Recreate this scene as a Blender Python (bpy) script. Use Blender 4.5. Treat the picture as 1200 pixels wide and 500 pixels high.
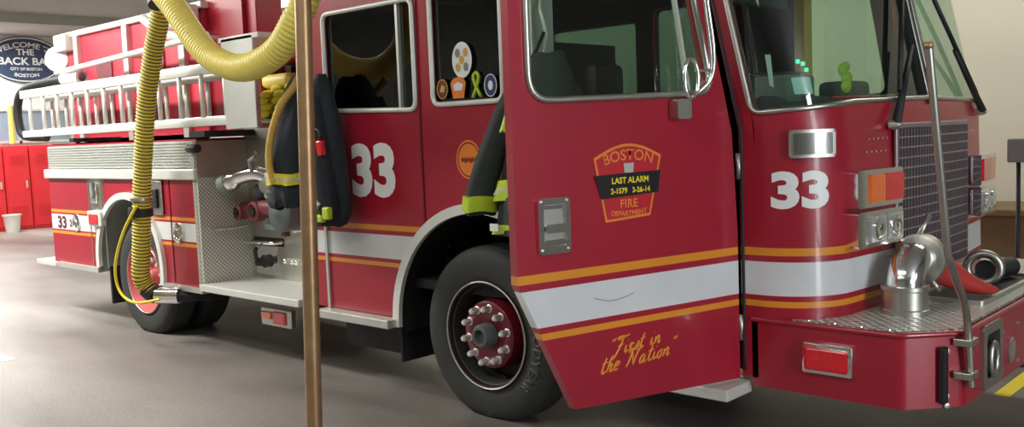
import bpy, bmesh, math, random
from mathutils import Vector, Matrix
from mathutils.geometry import tessellate_polygon
random.seed(7)
PI = math.pi
S = bpy.context.scene
COL = S.collection
for o in list(bpy.data.objects): bpy.data.objects.remove(o)

# ------------------------------------------------------------------ camera
yaw, pitch, roll = math.radians(132.938), math.radians(4.965), math.radians(-2.235)
cam_d = bpy.data.cameras.new('camera'); cam = bpy.data.objects.new('camera', cam_d); COL.objects.link(cam)
fw = Vector((math.cos(yaw)*math.cos(pitch), math.sin(yaw)*math.cos(pitch), -math.sin(pitch)))
r0 = Vector((math.sin(yaw), -math.cos(yaw), 0)); d0 = fw.cross(r0)
rt = r0*math.cos(roll) - d0*math.sin(roll); dnv = r0*math.sin(roll) + d0*math.cos(roll)
cam.matrix_world = Matrix(((rt.x, -dnv.x, -fw.x, 0), (rt.y, -dnv.y, -fw.y, 0), (rt.z, -dnv.z, -fw.z, 1.70), (0, 0, 0, 1)))
cam_d.sensor_fit = 'HORIZONTAL'; cam_d.sensor_width = 36; cam_d.lens = 36*1107.42/1200
cam_d.clip_start = .05; cam_d.clip_end = 100
S.camera = cam
S.view_settings.view_transform = 'Standard'; S.view_settings.look = 'None'
S.view_settings.gamma = 1; S.view_settings.use_curve_mapping = False
S.view_settings.exposure = 0.3

# ------------------------------------------------------------------ world and lamps
w = bpy.data.worlds.new('world'); S.world = w; w.use_nodes = True
w.node_tree.nodes['Background'].inputs[0].default_value = (.8, .9, .85, 1)
w.node_tree.nodes['Background'].inputs[1].default_value = .15
def area(name, loc, sx, sy, power, col=(1, .97, .9), rot=(0, 0, 0)):
    l = bpy.data.lights.new(name, 'AREA'); l.shape = 'RECTANGLE'; l.size = sx; l.size_y = sy
    l.energy = power; l.color = col
    o = bpy.data.objects.new(name, l); o.location = loc; o.rotation_euler = rot; COL.objects.link(o); return o
CEIL = 4.2
area('ceiling_area_lamp', (-3.5, .6, CEIL-.25), 6, .5, 75)
area('ceiling_area_lamp', (-3.5, -1.8, CEIL-.25), 6, .5, 20)
area('front_fill_lamp', (4.85, 1.6, 2.7), 5.5, 1.2, 235, (.92, .96, 1), (0, math.radians(90), 0))  # unseen fill lamp added at the front wall to light the open door
area('ceiling_area_lamp', (-10.8, 1.8, CEIL-.25), 6, .5, 540)
area('ceiling_area_lamp', (-16, 3.5, CEIL-.25), 6, .5, 330)
area('ceiling_area_lamp', (-8.0, 7.9, CEIL-.25), 6, .5, 200)
area('ceiling_area_lamp', (-2.0, 7.9, CEIL-.25), 3, .5, 42)
area('ceiling_area_lamp', (-21, 6.5, CEIL-.25), 3, .5, 300)

# ------------------------------------------------------------------ materials
def newmat(name):
    m = bpy.data.materials.new(name); m.use_nodes = True
    nt = m.node_tree; return m, nt, nt.nodes['Principled BSDF']
def mat(name, c, rough=.5, metal=0, var=.12, scale=6, coat=0, bump=0, bscale=60, emit=None):
    m, nt, b = newmat(name)
    b.inputs['Roughness'].default_value = rough; b.inputs['Metallic'].default_value = metal
    if coat: b.inputs['Coat Weight'].default_value = coat; b.inputs['Coat Roughness'].default_value = .08
    tc = nt.nodes.new('ShaderNodeTexCoord'); nz = nt.nodes.new('ShaderNodeTexNoise')
    nz.inputs['Scale'].default_value = scale; nz.inputs['Detail'].default_value = 5
    nt.links.new(tc.outputs['Object'], nz.inputs['Vector'])
    mx = nt.nodes.new('ShaderNodeMix'); mx.data_type = 'RGBA'
    mx.inputs[6].default_value = (*[v*(1-var) for v in c], 1); mx.inputs[7].default_value = (*[min(1, v*(1+var)) for v in c], 1)
    nt.links.new(nz.outputs[0], mx.inputs[0]); nt.links.new(mx.outputs[2], b.inputs['Base Color'])
    if bump:
        n2 = nt.nodes.new('ShaderNodeTexNoise'); n2.inputs['Scale'].default_value = bscale
        nt.links.new(tc.outputs['Object'], n2.inputs['Vector'])
        bp = nt.nodes.new('ShaderNodeBump'); bp.inputs['Strength'].default_value = bump; bp.inputs['Distance'].default_value = .01
        nt.links.new(n2.outputs[0], bp.inputs['Height']); nt.links.new(bp.outputs[0], b.inputs['Normal'])
    if emit: b.inputs['Emission Color'].default_value = (*c, 1); b.inputs['Emission Strength'].default_value = emit
    return m
RED = (.35, .007, .025)
def stripemat(name, bands, hi=2.0):
    # red coachwork paint with reflective tape bands laid along the height of the vehicle
    m, nt, b = newmat(name)
    b.inputs['Roughness'].default_value = .38
    b.inputs['Coat Weight'].default_value = .35; b.inputs['Coat Roughness'].default_value = .10
    tc = nt.nodes.new('ShaderNodeTexCoord'); sx = nt.nodes.new('ShaderNodeSeparateXYZ')
    nt.links.new(tc.outputs['Object'], sx.inputs[0])
    mp = nt.nodes.new('ShaderNodeMapRange'); mp.inputs[1].default_value = .8; mp.inputs[2].default_value = 1.2
    nt.links.new(sx.outputs[2], mp.inputs[0])
    cr = nt.nodes.new('ShaderNodeValToRGB'); cr.color_ramp.interpolation = 'CONSTANT'
    el = cr.color_ramp.elements; el[0].position = 0; el[0].color = (*RED, 1); el[1].position = .999; el[1].color = (*RED, 1)
    for z0, z1, c in bands:
        e = el.new((z0-.8)/.4); e.color = (*c, 1); e = el.new((z1-.8)/.4); e.color = (*RED, 1)
    nt.links.new(mp.outputs[0], cr.inputs[0])
    nz = nt.nodes.new('ShaderNodeTexNoise'); nz.inputs['Scale'].default_value = 3; nz.inputs['Detail'].default_value = 6
    nt.links.new(tc.outputs['Object'], nz.inputs['Vector'])
    r2 = nt.nodes.new('ShaderNodeMapRange'); r2.inputs[3].default_value = .86; r2.inputs[4].default_value = 1.14
    nt.links.new(nz.outputs[0], r2.inputs[0])
    mx = nt.nodes.new('ShaderNodeMix'); mx.data_type = 'RGBA'; mx.blend_type = 'MULTIPLY'; mx.inputs[0].default_value = 1
    nt.links.new(cr.outputs[0], mx.inputs[6]); nt.links.new(r2.outputs[0], mx.inputs[7])
    nt.links.new(mx.outputs[2], b.inputs['Base Color'])
    return m
OR = (.72, .27, .02); WH = (.66, .68, .70)
M = {}
M['cab'] = stripemat('cab_paint', [(.856, .884, OR), (.908, 1.064, WH), (1.092, 1.128, OR)])
M['rear'] = stripemat('rear_paint', [(.842, .870, OR), (.886, 1.040, WH), (1.058, 1.088, OR)])
M['red'] = mat('red_paint', RED, .35, coat=.6)
M['dkred'] = mat('maroon_paint', (.13, .008, .02), .4, coat=.3)
M['redbox'] = mat('red_locker_paint', (.62, .02, .03), .5, bump=.2, bscale=30)
M['pinkred'] = mat('hose_bed_paint', (.55, .03, .06), .45)
M['chrome'] = mat('chrome', (.9, .9, .9), .14, 1, var=.05)
M['steel'] = mat('brushed_steel', (.55, .55, .50), .38, 1, var=.1, scale=9)
M['alu'] = mat('aluminium', (.62, .64, .60), .42, .6, var=.08)
M['ladder'] = mat('ladder_aluminium', (.70, .72, .68), .45, .35, var=.08)
M['whitem'] = mat('white_metal', (.75, .77, .74), .4, .2)
M['black'] = mat('black_rubber', (.014, .014, .015), .55, var=.3)
M['dark'] = mat('dark_interior', (.022, .024, .025), .6, var=.3)
M['chassis'] = mat('chassis_black', (.010, .010, .012), .6, var=.3)
M['grey'] = mat('grey_trim', (.22, .24, .23), .45)
M['dash'] = mat('dashboard_grey', (.10, .12, .12), .6)
M['tyre'] = mat('tyre_rubber', (.030, .032, .030), .72, var=.3, scale=20, bump=.1)
M['tyretext'] = mat('tyre_lettering', (.05, .052, .048), .6)
M['nut'] = mat('lug_chrome', (.85, .85, .82), .25, .6)
M['rim'] = mat('rim_red', (.16, .008, .022), .35, coat=.5)
M['rimdark'] = mat('rim_barrel', (.016, .005, .007), .45)
M['rimpink'] = mat('rear_rim_red', (.50, .10, .10), .5)
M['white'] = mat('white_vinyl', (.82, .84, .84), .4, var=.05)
M['orange'] = mat('gold_vinyl', (.75, .27, .02), .45, var=.08)
M['emblem'] = mat('emblem_orange', (.80, .22, .03), .45, var=.08)
M['embred'] = mat('emblem_red', (.50, .012, .025), .45, var=.08)
M['navy'] = mat('navy_vinyl', (.03, .04, .14), .45)
M['blk'] = mat('black_vinyl', (.012, .010, .012), .4)
M['yel'] = mat('yellow_vinyl', (.80, .65, .03), .45)
M['lime'] = mat('lime_reflective', (.46, .62, .03), .4, var=.1)
M['silverref'] = mat('silver_reflective', (.55, .60, .35), .4)
M['coat'] = mat('navy_coat_fabric', (.018, .024, .034), .85, var=.35, scale=14, bump=.5, bscale=120)
M['coat2'] = mat('charcoal_coat_fabric', (.022, .032, .030), .85, var=.35, scale=14, bump=.5, bscale=120)
M['hosey'] = mat('hose_yellow', (.72, .56, .05), .5, var=.1)
M['hosepale'] = mat('hose_pale_yellow', (.88, .74, .17), .45, var=.08)
M['fillwin'] = mat('fill_window_glow', (.85, .95, 1), .3, emit=2.5)  # glow for the added windows on the front wall
M['hoserib'] = mat('hose_spiral_black', (.07, .065, .02), .6)
M['fhose'] = mat('fire_hose_yellow', (.75, .68, .04), .7, bump=.5, bscale=90)
M['tan'] = mat('tan_hose', (.62, .38, .08), .7, bump=.4, bscale=90)
M['brass'] = mat('worn_brass', (.40, .25, .13), .38, .65, var=.35, scale=12)
M['concrete_txt'] = mat('sign_white', (.75, .78, .80), .5, var=.03)
M['signblue'] = mat('sign_blue', (.035, .055, .11), .4)
M['amber'] = mat('amber_lens', (.88, .17, .02), .2, coat=1, bump=.5, bscale=70)
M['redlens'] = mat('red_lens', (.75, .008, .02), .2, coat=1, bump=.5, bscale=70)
M['lens'] = mat('clear_lens', (.65, .68, .66), .1, .6, coat=1, bump=.6, bscale=40)
M['maroon'] = mat('maroon_cap', (.17, .03, .04), .5)
M['wood'] = mat('crate_wood', (.16, .10, .045), .7, var=.3)
M['binw'] = mat('bin_plastic', (.65, .62, .58), .5)
M['brownseat'] = mat('seat_vinyl', (.02, .02, .022), .5)
M['tube'] = mat('fluorescent_tube', (1, .98, .92), .5, emit=9)
M['hot'] = mat('lamp_glass', (1, 1, 1), .5, emit=40)
M['redrub'] = mat('red_rubber', (.48, .04, .03), .45)
M['greenled'] = mat('green_lamp', (.05, .8, .4), .4, emit=1.5)
M['bluepaper'] = mat('pale_blue_paper', (.62, .85, .92), .6)
M['gline'] = mat('grille_bar', (.34, .28, .30), .35, .6)

def treadplate(per=.07):
    m, nt, b = newmat('diamond_treadplate')
    b.inputs['Base Color'].default_value = (.60, .60, .54, 1); b.inputs['Metallic'].default_value = .3; b.inputs['Roughness'].default_value = .36
    tc = nt.nodes.new('ShaderNodeTexCoord'); sep = nt.nodes.new('ShaderNodeSeparateXYZ'); nt.links.new(tc.outputs['Object'], sep.inputs[0])
    def mth(op, a, bb=None, v=None):
        n = nt.nodes.new('ShaderNodeMath'); n.operation = op
        if isinstance(a, (int, float)): n.inputs[0].default_value = a
        else: nt.links.new(a, n.inputs[0])
        if bb is not None:
            if isinstance(bb, (int, float)): n.inputs[1].default_value = bb
            else: nt.links.new(bb, n.inputs[1])
        return n.outputs[0]
    f = 2*PI/per
    u = mth('ADD', sep.outputs[0], sep.outputs[2]); v = sep.outputs[1]
    a = mth('SINE', mth('MULTIPLY', mth('ADD', u, v), f)); c = mth('SINE', mth('MULTIPLY', mth('SUBTRACT', u, v), f))
    h = mth('ABSOLUTE', mth('MULTIPLY', a, c)); h = mth('GREATER_THAN', h, .42)
    bp = nt.nodes.new('ShaderNodeBump'); bp.inputs['Strength'].default_value = .9; bp.inputs['Distance'].default_value = .004
    nt.links.new(h, bp.inputs['Height']); nt.links.new(bp.outputs[0], b.inputs['Normal'])
    mr = nt.nodes.new('ShaderNodeMapRange'); mr.inputs[3].default_value = .42; mr.inputs[4].default_value = .26
    nt.links.new(h, mr.inputs[0]); nt.links.new(mr.outputs[0], b.inputs['Roughness'])
    cm = nt.nodes.new('ShaderNodeMix'); cm.data_type = 'RGBA'; cm.inputs[6].default_value = (.30, .31, .28, 1); cm.inputs[7].default_value = (.95, .95, .88, 1)
    nt.links.new(h, cm.inputs[0]); nt.links.new(cm.outputs[2], b.inputs['Base Color'])
    return m
M['tread'] = treadplate(); M['deck'] = treadplate(.11)
def glass(name, tint, refl=.12):
    m = bpy.data.materials.new(name); m.use_nodes = True; nt = m.node_tree; nt.nodes.clear()
    out = nt.nodes.new('ShaderNodeOutputMaterial'); mx = nt.nodes.new('ShaderNodeMixShader')
    t = nt.nodes.new('ShaderNodeBsdfTransparent'); g = nt.nodes.new('ShaderNodeBsdfGlossy'); g.inputs['Roughness'].default_value = .02
    t.inputs[0].default_value = (*tint, 1); fr = nt.nodes.new('ShaderNodeFresnel'); fr.inputs[0].default_value = 1.5
    ad = nt.nodes.new('ShaderNodeMath'); ad.inputs[1].default_value = refl; nt.links.new(fr.outputs[0], ad.inputs[0])
    ge = nt.nodes.new('ShaderNodeNewGeometry'); iv = nt.nodes.new('ShaderNodeMath'); iv.operation = 'SUBTRACT'; iv.inputs[0].default_value = 1
    nt.links.new(ge.outputs['Backfacing'], iv.inputs[1]); ml = nt.nodes.new('ShaderNodeMath'); ml.operation = 'MULTIPLY'
    nt.links.new(ad.outputs[0], ml.inputs[0]); nt.links.new(iv.outputs[0], ml.inputs[1]); nt.links.new(ml.outputs[0], mx.inputs[0]); nt.links.new(t.outputs[0], mx.inputs[1]); nt.links.new(g.outputs[0], mx.inputs[2])
    nt.links.new(mx.outputs[0], out.inputs[0]); return m
M['glass'] = glass('green_glass', (.78, .88, .82), .06)
M['dglass'] = glass('tinted_glass', (.42, .47, .46), .06)
M['vdglass'] = glass('dark_tinted_glass', (.26, .33, .30), .04)
def floor_mat():
    m, nt, b = newmat('wet_concrete')
    tc = nt.nodes.new('ShaderNodeTexCoord')
    n1 = nt.nodes.new('ShaderNodeTexNoise'); n1.inputs['Scale'].default_value = .55; n1.inputs['Detail'].default_value = 6
    mpn = nt.nodes.new('ShaderNodeMapping'); mpn.inputs['Scale'].default_value = (.6, 1.6, 1); mpn.inputs['Rotation'].default_value = (0, 0, .3)
    nt.links.new(tc.outputs['Object'], mpn.inputs[0]); nt.links.new(mpn.outputs[0], n1.inputs['Vector'])
    cr = nt.nodes.new('ShaderNodeValToRGB'); cr.color_ramp.elements[0].position = .38; cr.color_ramp.elements[0].color = (.115, .102, .096, 1)
    cr.color_ramp.elements[1].position = .68; cr.color_ramp.elements[1].color = (.27, .248, .232, 1)
    nt.links.new(n1.outputs[0], cr.inputs[0])
    n2 = nt.nodes.new('ShaderNodeTexNoise'); n2.inputs['Scale'].default_value = 40; n2.inputs['Detail'].default_value = 4
    nt.links.new(tc.outputs['Object'], n2.inputs['Vector'])
    mx = nt.nodes.new('ShaderNodeMix'); mx.data_type = 'RGBA'; mx.blend_type = 'OVERLAY'; mx.inputs[0].default_value = .35
    nt.links.new(cr.outputs[0], mx.inputs[6]); nt.links.new(n2.outputs[0], mx.inputs[7]); nt.links.new(mx.outputs[2], b.inputs['Base Color'])
    mr = nt.nodes.new('ShaderNodeMapRange'); mr.inputs[3].default_value = .32; mr.inputs[4].default_value = .6
    nt.links.new(n1.outputs[0], mr.inputs[0]); nt.links.new(mr.outputs[0], b.inputs['Roughness'])
    bp = nt.nodes.new('ShaderNodeBump'); bp.inputs['Strength'].default_value = .15; bp.inputs['Distance'].default_value = .01
    nt.links.new(n2.outputs[0], bp.inputs['Height']); nt.links.new(bp.outputs[0], b.inputs['Normal'])
    return m
M['floor'] = floor_mat()
M['wall'] = mat('cream_wall_paint', (.58, .57, .46), .6, var=.05, scale=2)
M['walldark'] = mat('dark_door_paint', (.22, .23, .22), .5, var=.2, scale=1)
M['walldoor'] = mat('grey_door_paint', (.36, .37, .36), .5, var=.1, scale=1)
M['wallback'] = mat('grey_wall_paint', (.62, .64, .66), .6, var=.06, scale=1)
M['ceil'] = mat('ceiling_paint', (.38, .38, .36), .8, var=.08, scale=2)
M['wingl'] = mat('blue_grey_glass', (.20, .26, .34), .15)

# ------------------------------------------------------------------ object helpers
POS = {}
def tag(o, label=None, cat=None, group=None, kind=None):
    if label: o['label'] = label
    if cat: o['category'] = cat
    if group: o['group'] = group
    if kind: o['kind'] = kind
    return o
def empty(name, loc, label=None, cat=None, group=None):
    o = bpy.data.objects.new(name, None); o.location = loc; o.empty_display_size = .2; COL.objects.link(o)
    POS[o] = Vector(loc); return tag(o, label, cat, group)
def link(name, bm, m, parent=None, at=None, smooth=None, label=None):
    """bm is in world coordinates; becomes ONE mesh object with its origin at `at`"""
    if isinstance(at, (int, float)): at, smooth = None, at
    base = POS[parent] if parent else Vector((0, 0, 0))
    at = Vector(at) if at is not None else base.copy()
    bmesh.ops.translate(bm, verts=bm.verts, vec=-at)
    me = bpy.data.meshes.new(name)
    bm.to_mesh(me); bm.free()
    for mm in (m if isinstance(m, (list, tuple)) else [m]): me.materials.append(M[mm])
    if smooth is not None:
        for p in me.polygons: p.use_smooth = True
        me.set_sharp_from_angle(angle=math.radians(smooth))
    o = bpy.data.objects.new(name, me); COL.objects.link(o)
    if parent: o.parent = parent
    o.location = at - base; POS[o] = at
    if label: o['label'] = label
    return o
def bx(bm, lo, hi, bev=0):
    r = bmesh.ops.create_cube(bm, size=1)['verts']
    c = [(a+b)/2 for a, b in zip(lo, hi)]; s = [abs(b-a) for a, b in zip(lo, hi)]
    for v in r: v.co = Vector((v.co.x*s[0]+c[0], v.co.y*s[1]+c[1], v.co.z*s[2]+c[2]))
    if bev:
        es = list({e for v in r for e in v.link_edges})
        bmesh.ops.bevel(bm, geom=es, offset=bev, segments=2, affect='EDGES', profile=.5)
    return bm
def box(lo, hi, bev=0): return bx(bmesh.new(), lo, hi, bev)
def catmull(P, n=8):
    P = [Vector(p) for p in P]; Q = [P[0]*2-P[1]] + P + [P[-1]*2-P[-2]]; out = []
    for i in range(1, len(Q)-2):
        for k in range(n):
            t = k/n; a, b, c, d = Q[i-1:i+3]
            out.append(.5*((2*b)+(-a+c)*t+(2*a-5*b+4*c-d)*t*t+(-a+3*b-3*c+d)*t**3))
    out.append(P[-1]); return out
def tube(bm, P, r, seg=10, cap=True, closed=False, midx=None):
    """sweep a round section along P; r is a number or a list"""
    P = [Vector(p) for p in P]; n = len(P); R = r if isinstance(r, (list, tuple)) else [r]*n
    rings = []; prev = None
    for i, p in enumerate(P):
        t = (P[(i+1) % n]-P[i-1]) if closed else (P[min(i+1, n-1)]-P[max(i-1, 0)])
        t.normalize()
        if prev is None:
            u = t.orthogonal().normalized()
        else:
            u = (prev - t*prev.dot(t)).normalized()
        prev = u; v = t.cross(u)
        rings.append([bm.verts.new(p+(u*math.cos(2*PI*k/seg)+v*math.sin(2*PI*k/seg))*R[i]) for k in range(seg)])
    for i in range(n if closed else n-1):
        A, B = rings[i], rings[(i+1) % n]
        for k in range(seg):
            try:
                f = bm.faces.new((A[k], A[(k+1) % seg], B[(k+1) % seg], B[k])); f.smooth = True
                if midx: f.material_index = midx(i)
            except ValueError: pass
    if cap and not closed:
        bm.faces.new(rings[0][::-1]); bm.faces.new(rings[-1])
    return bm
def cyl(bm, a, b, r, seg=20, r2=None): return tube(bm, [a, b], [r, r if r2 is None else r2], seg)
def lathe(bm, c, axis, prof, seg=40, caps=True):
    """prof: list of (radius, offset along axis)"""
    ax = Vector(axis).normalized(); u = ax.orthogonal().normalized(); v = ax.cross(u); c = Vector(c); rings = []
    for r, h in prof:
        rings.append([bm.verts.new(c+ax*h+(u*math.cos(2*PI*k/seg)+v*math.sin(2*PI*k/seg))*max(r, 1e-4)) for k in range(seg)])
    for A, B in zip(rings, rings[1:]):
        for k in range(seg): bm.faces.new((A[k], A[(k+1) % seg], B[(k+1) % seg], B[k]))
    if caps and prof[0][0] > 1e-3: bm.faces.new(rings[0][::-1])
    if caps and prof[-1][0] > 1e-3: bm.faces.new(rings[-1])
    return bm
def rrect(x0, y0, x1, y1, r, n=6):
    pts = []
    for cx, cy, a in ((x1-r, y0+r, -90), (x1-r, y1-r, 0), (x0+r, y1-r, 90), (x0+r, y0+r, 180)):
        for k in range(n+1):
            t = math.radians(a+90*k/n); pts.append((cx+r*math.cos(t), cy+r*math.sin(t)))
    return pts
def rpoly(P, r, n=5):
    """polygon with rounded corners"""
    out = []; N = len(P)
    for i in range(N):
        a, b, c = Vector(P[i-1]), Vector(P[i]), Vector(P[(i+1) % N])
        rr = r[i] if isinstance(r, (list, tuple)) else r
        if rr < 1e-4: out.append(tuple(b)); continue
        p = b+(a-b).normalized()*rr; q = b+(c-b).normalized()*rr
        for k in range(n+1):
            t = k/n; out.append(tuple(p*(1-t)**2+b*2*t*(1-t)+q*t*t))
    return out
def ell(cx, cy, a, b=None, n=28): b = b or a; return [(cx+a*math.cos(2*PI*k/n), cy+b*math.sin(2*PI*k/n)) for k in range(n)]
def sheet(outer, holes, mp, d0=0., th=.0, step=None, bm=None):
    """flat outline (s,z) with holes, optional thickness, cut fine enough to bend, then mapped by mp(s,z,d)"""
    b2 = bmesh.new(); loops = [[Vector((x, y, 0)) for x, y in L] for L in [outer]+list(holes)]
    vs = [b2.verts.new(p) for L in loops for p in L]
    for t in tessellate_polygon(loops):
        try: b2.faces.new([vs[i] for i in t])
        except ValueError: pass
    if step:
        xs = [p[0] for p in outer]; x = min(xs)+step
        while x < max(xs):
            bmesh.ops.bisect_plane(b2, geom=b2.verts[:]+b2.edges[:]+b2.faces[:], plane_co=(x, 0, 0), plane_no=(1, 0, 0)); x += step
    bmesh.ops.recalc_face_normals(b2, faces=b2.faces)
    if th:
        r = bmesh.ops.extrude_face_region(b2, geom=b2.faces[:])
        for v in [g for g in r['geom'] if isinstance(g, bmesh.types.BMVert)]: v.co.z = -th
    for v in b2.verts: v.co = Vector(mp(v.co.x, v.co.y, d0+v.co.z))
    bmesh.ops.recalc_face_normals(b2, faces=b2.faces)
    if bm is None: return b2
    me = bpy.data.meshes.new('tmp'); b2.to_mesh(me); b2.free(); bm.from_mesh(me); bpy.data.meshes.remove(me); return bm
def rim_tube(loop, mp, d, r, bm=None, closed=True, seg=8, dens=.05):
    pts = []
    L = loop + [loop[0]] if closed else loop
    for a, b in zip(L, L[1:]):
        n = max(1, int(math.dist(a, b)/dens))
        for k in range(n): pts.append((a[0]+(b[0]-a[0])*k/n, a[1]+(b[1]-a[1])*k/n))
    if not closed: pts.append(L[-1])
    return tube(bm or bmesh.new(), [mp(x, y, d) for x, y in pts], r, seg, closed=closed)
# where surfaces are: s runs along the surface, z is up, d points outwards
def side(s, z, d=0): return Vector((s, 3.9-d, z))
def farside(s, z, d=0): return Vector((s, 6.3+d, z))
hd = Vector((-2.19, 3.9)); ddv = Vector((-.25, -.968)).normalized(); dno = Vector((-ddv.y, ddv.x))
def door(s, z, d=0):
    p = hd+ddv*s+dno*d; return Vector((p.x, p.y, z))
def plan(s):
    T = 2.962
    if s < .11: return Vector((-2.19+s, 3.9))
    if s < .581:
        t = (s-.11)/.3; return Vector((-2.08+.3*math.sin(t), 4.2-.3*math.cos(t)))
    if s <= 2.381:
        Y = 4.2+s-.581; return Vector((-1.78+.05*(1-((Y-5.1)/.9)**2), Y))
    p = plan(T-s); return Vector((p.x, 10.2-p.y))
def cabf(s, z, d=0):
    e = 1e-3; t = (plan(s+e)-plan(s-e)).normalized(); p = plan(s)+Vector((t.y, -t.x))*d
    return Vector((p.x-.22*max(0, z-1.66), p.y, z))
def text_mesh(txt, h, bold=0, spacing=1, shear=0, arc=None, align='CENTER'):
    cu = bpy.data.curves.new('t', 'FONT'); cu.body = txt; cu.size = h/.729; cu.align_x = align; cu.offset = bold
    cu.space_character = spacing; cu.shear = shear; cu.resolution_u = 4; cu.fill_mode = 'FRONT'
    o = bpy.data.objects.new('t', cu); COL.objects.link(o)
    dg = bpy.context.evaluated_depsgraph_get(); dg.update()
    me = bpy.data.meshes.new_from_object(o.evaluated_get(dg)); bpy.data.objects.remove(o)
    bm = bmesh.new(); bm.from_mesh(me); bpy.data.meshes.remove(me); return bm
def text(txt, h, mp, s0, z0, d=.003, flip=1, bold=0, spacing=1, shear=0, sx=1, rot=0, bend=None, arc=None, th=.0, bm=None):
    """letters laid on a surface; arc=(radius) bends the baseline up"""
    b = text_mesh(txt, h, bold, spacing, shear)
    if bend:
        x = min(v.co.x for v in b.verts); X = max(v.co.x for v in b.verts)
        while x < X:
            bmesh.ops.bisect_plane(b, geom=b.verts[:]+b.edges[:]+b.faces[:], plane_co=(x, 0, 0), plane_no=(1, 0, 0)); x += bend
    if th:
        r = bmesh.ops.extrude_face_region(b, geom=b.faces[:])
        for v in [g for g in r['geom'] if isinstance(g, bmesh.types.BMVert)]: v.co.z = th
    ca, sa = math.cos(rot), math.sin(rot)
    for v in b.verts:
        x, y, q = v.co.x*sx, v.co.y, v.co.z
        if arc:
            a = x/arc; R = arc+y if arc > 0 else arc+y; x, y = R*math.sin(a), R*math.cos(a)-arc
        x, y = x*ca-y*sa, x*sa+y*ca
        v.co = mp(s0+flip*x, z0+y, d+q)
    bmesh.ops.recalc_face_normals(b, faces=b.faces)
    if bm is None: return b
    me = bpy.data.meshes.new('tmp'); b.to_mesh(me); b.free(); bm.from_mesh(me); bpy.data.meshes.remove(me); return bm

# ------------------------------------------------------------------ the room
def struct(name, bm, m): o = link(name, bm, m); o['kind'] = 'structure'; return o
RX0, RX1, RY0, RY1 = -22, 5, -5, 9.4
struct('floor', box((RX0-.2, RY0-.2, -.2), (RX1+.2, RY1+.2, 0)), 'floor')
struct('ceiling', box((RX0-.2, RY0-.2, CEIL), (RX1+.2, RY1+.2, CEIL+.2)), 'ceil')
struct('wall_back', box((RX0-.2, RY0, 0), (RX0, RY1, CEIL)), 'wallback')
struct('wall_front', box((RX1, RY0, 0), (RX1+.2, RY1, CEIL)), 'walldoor')
struct('wall_right', box((RX0, RY1, 0), (RX1, RY1+.2, CEIL)), 'wall')
struct('wall_left', box((RX0, RY0-.2, 0), (RX1, RY0, CEIL)), 'walldark')
for k, xx in enumerate((-12.5, -18.5)):
    struct('trim_%d' % (k+1), box((xx-.1, RY0, CEIL-.18), (xx+.1, RY1, CEIL)), 'ceil')
wn = struct('window_1', box((RX0, 4.2, 1.9), (RX0+.04, 9, 2.55)), 'wingl')
f = bmesh.new()
for zz in (1.86, 2.55): bx(f, (RX0, 4.15, zz), (RX0+.07, 9, zz+.05))
for yy in (4.15, 6.2, 7.9): bx(f, (RX0, yy, 1.86), (RX0+.07, yy+.05, 2.6))
link('window_frame', f, 'alu', wn)
for k in range(4):  # unseen glowing windows with frames, added for fill light and chrome reflections
    y0 = -.9+1.3*k
    wq = struct('window_%d' % (k+2), box((RX1-.03, y0, 2.15), (RX1, y0+1.1, 3.25)), 'fillwin')
    fq = bmesh.new()
    for yy_ in (y0-.05, y0+1.1): bx(fq, (RX1-.06, yy_, 2.1), (RX1, yy_+.05, 3.3))
    for zz in (2.1, 3.25): bx(fq, (RX1-.06, y0-.05, zz), (RX1, y0+1.15, zz+.05))
    link('window_frame', fq, 'alu', wq)
# fluorescent fixtures
def fixture(x, y, lab, L=2.4):
    t = empty('fluorescent_light', (x, y, CEIL-.12), lab, 'ceiling light', 'fluorescent ceiling lights')
    link('housing', box((x-L/2, y-.16, CEIL-.1), (x+L/2, y+.16, CEIL-.03), .02), 'whitem', t)
    for q in (-.08, .08): link('tube', cyl(bmesh.new(), (x-L/2+.05, y+q, CEIL-.13), (x+L/2-.05, y+q, CEIL-.13), .018, 10), 'tube', t)
for x, y, lab in ((-8.2, 6.3, 'twin tube strip light on the ceiling above the rear of the fire engine'),
                  (-3.5, .6, 'twin tube strip light on the ceiling over the open cab door'),
                  (-3.5, -1.8, 'twin tube strip light on the ceiling nearest the left wall by the front'),
                  (-10.8, 1.8, 'twin tube strip light on the ceiling beside the rear wheels'),
                  (-8.0, 7.9, 'twin tube strip light on the ceiling along the right wall'),
                  (-2.0, 7.9, 'twin tube strip light on the ceiling right of the cab roof'),
                  (-16, 3.5, 'twin tube strip light on the ceiling behind the fire engine'),
                  (-21, 6.5, 'twin tube strip light on the ceiling above the red lockers')):
    fixture(x, y, lab)

t = empty('pendant_lamp', (-11.4, 7.5, 3.6), 'glaring round pendant lamp hanging beyond the roof of the fire engine', 'pendant lamp')
link('lamp_shade', lathe(bmesh.new(), (-11.4, 7.5, 3.6), (0, 0, 1), [(.40, 0), (.34, .16), (.12, .30), (.06, .34), (0, .34)], 32), 'alu', t, smooth=40)
link('lamp_glass', lathe(bmesh.new(), (-11.4, 7.5, 3.6), (0, 0, 1), [(0, -.06), (.25, -.04), (.38, .0), (.38, .01), (0, .01)], 32), 'hot', t, smooth=60)
link('lamp_rod', cyl(bmesh.new(), (-11.4, 7.5, 3.93), (-11.4, 7.5, CEIL-.03), .012, 8), 'black', t)
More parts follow.
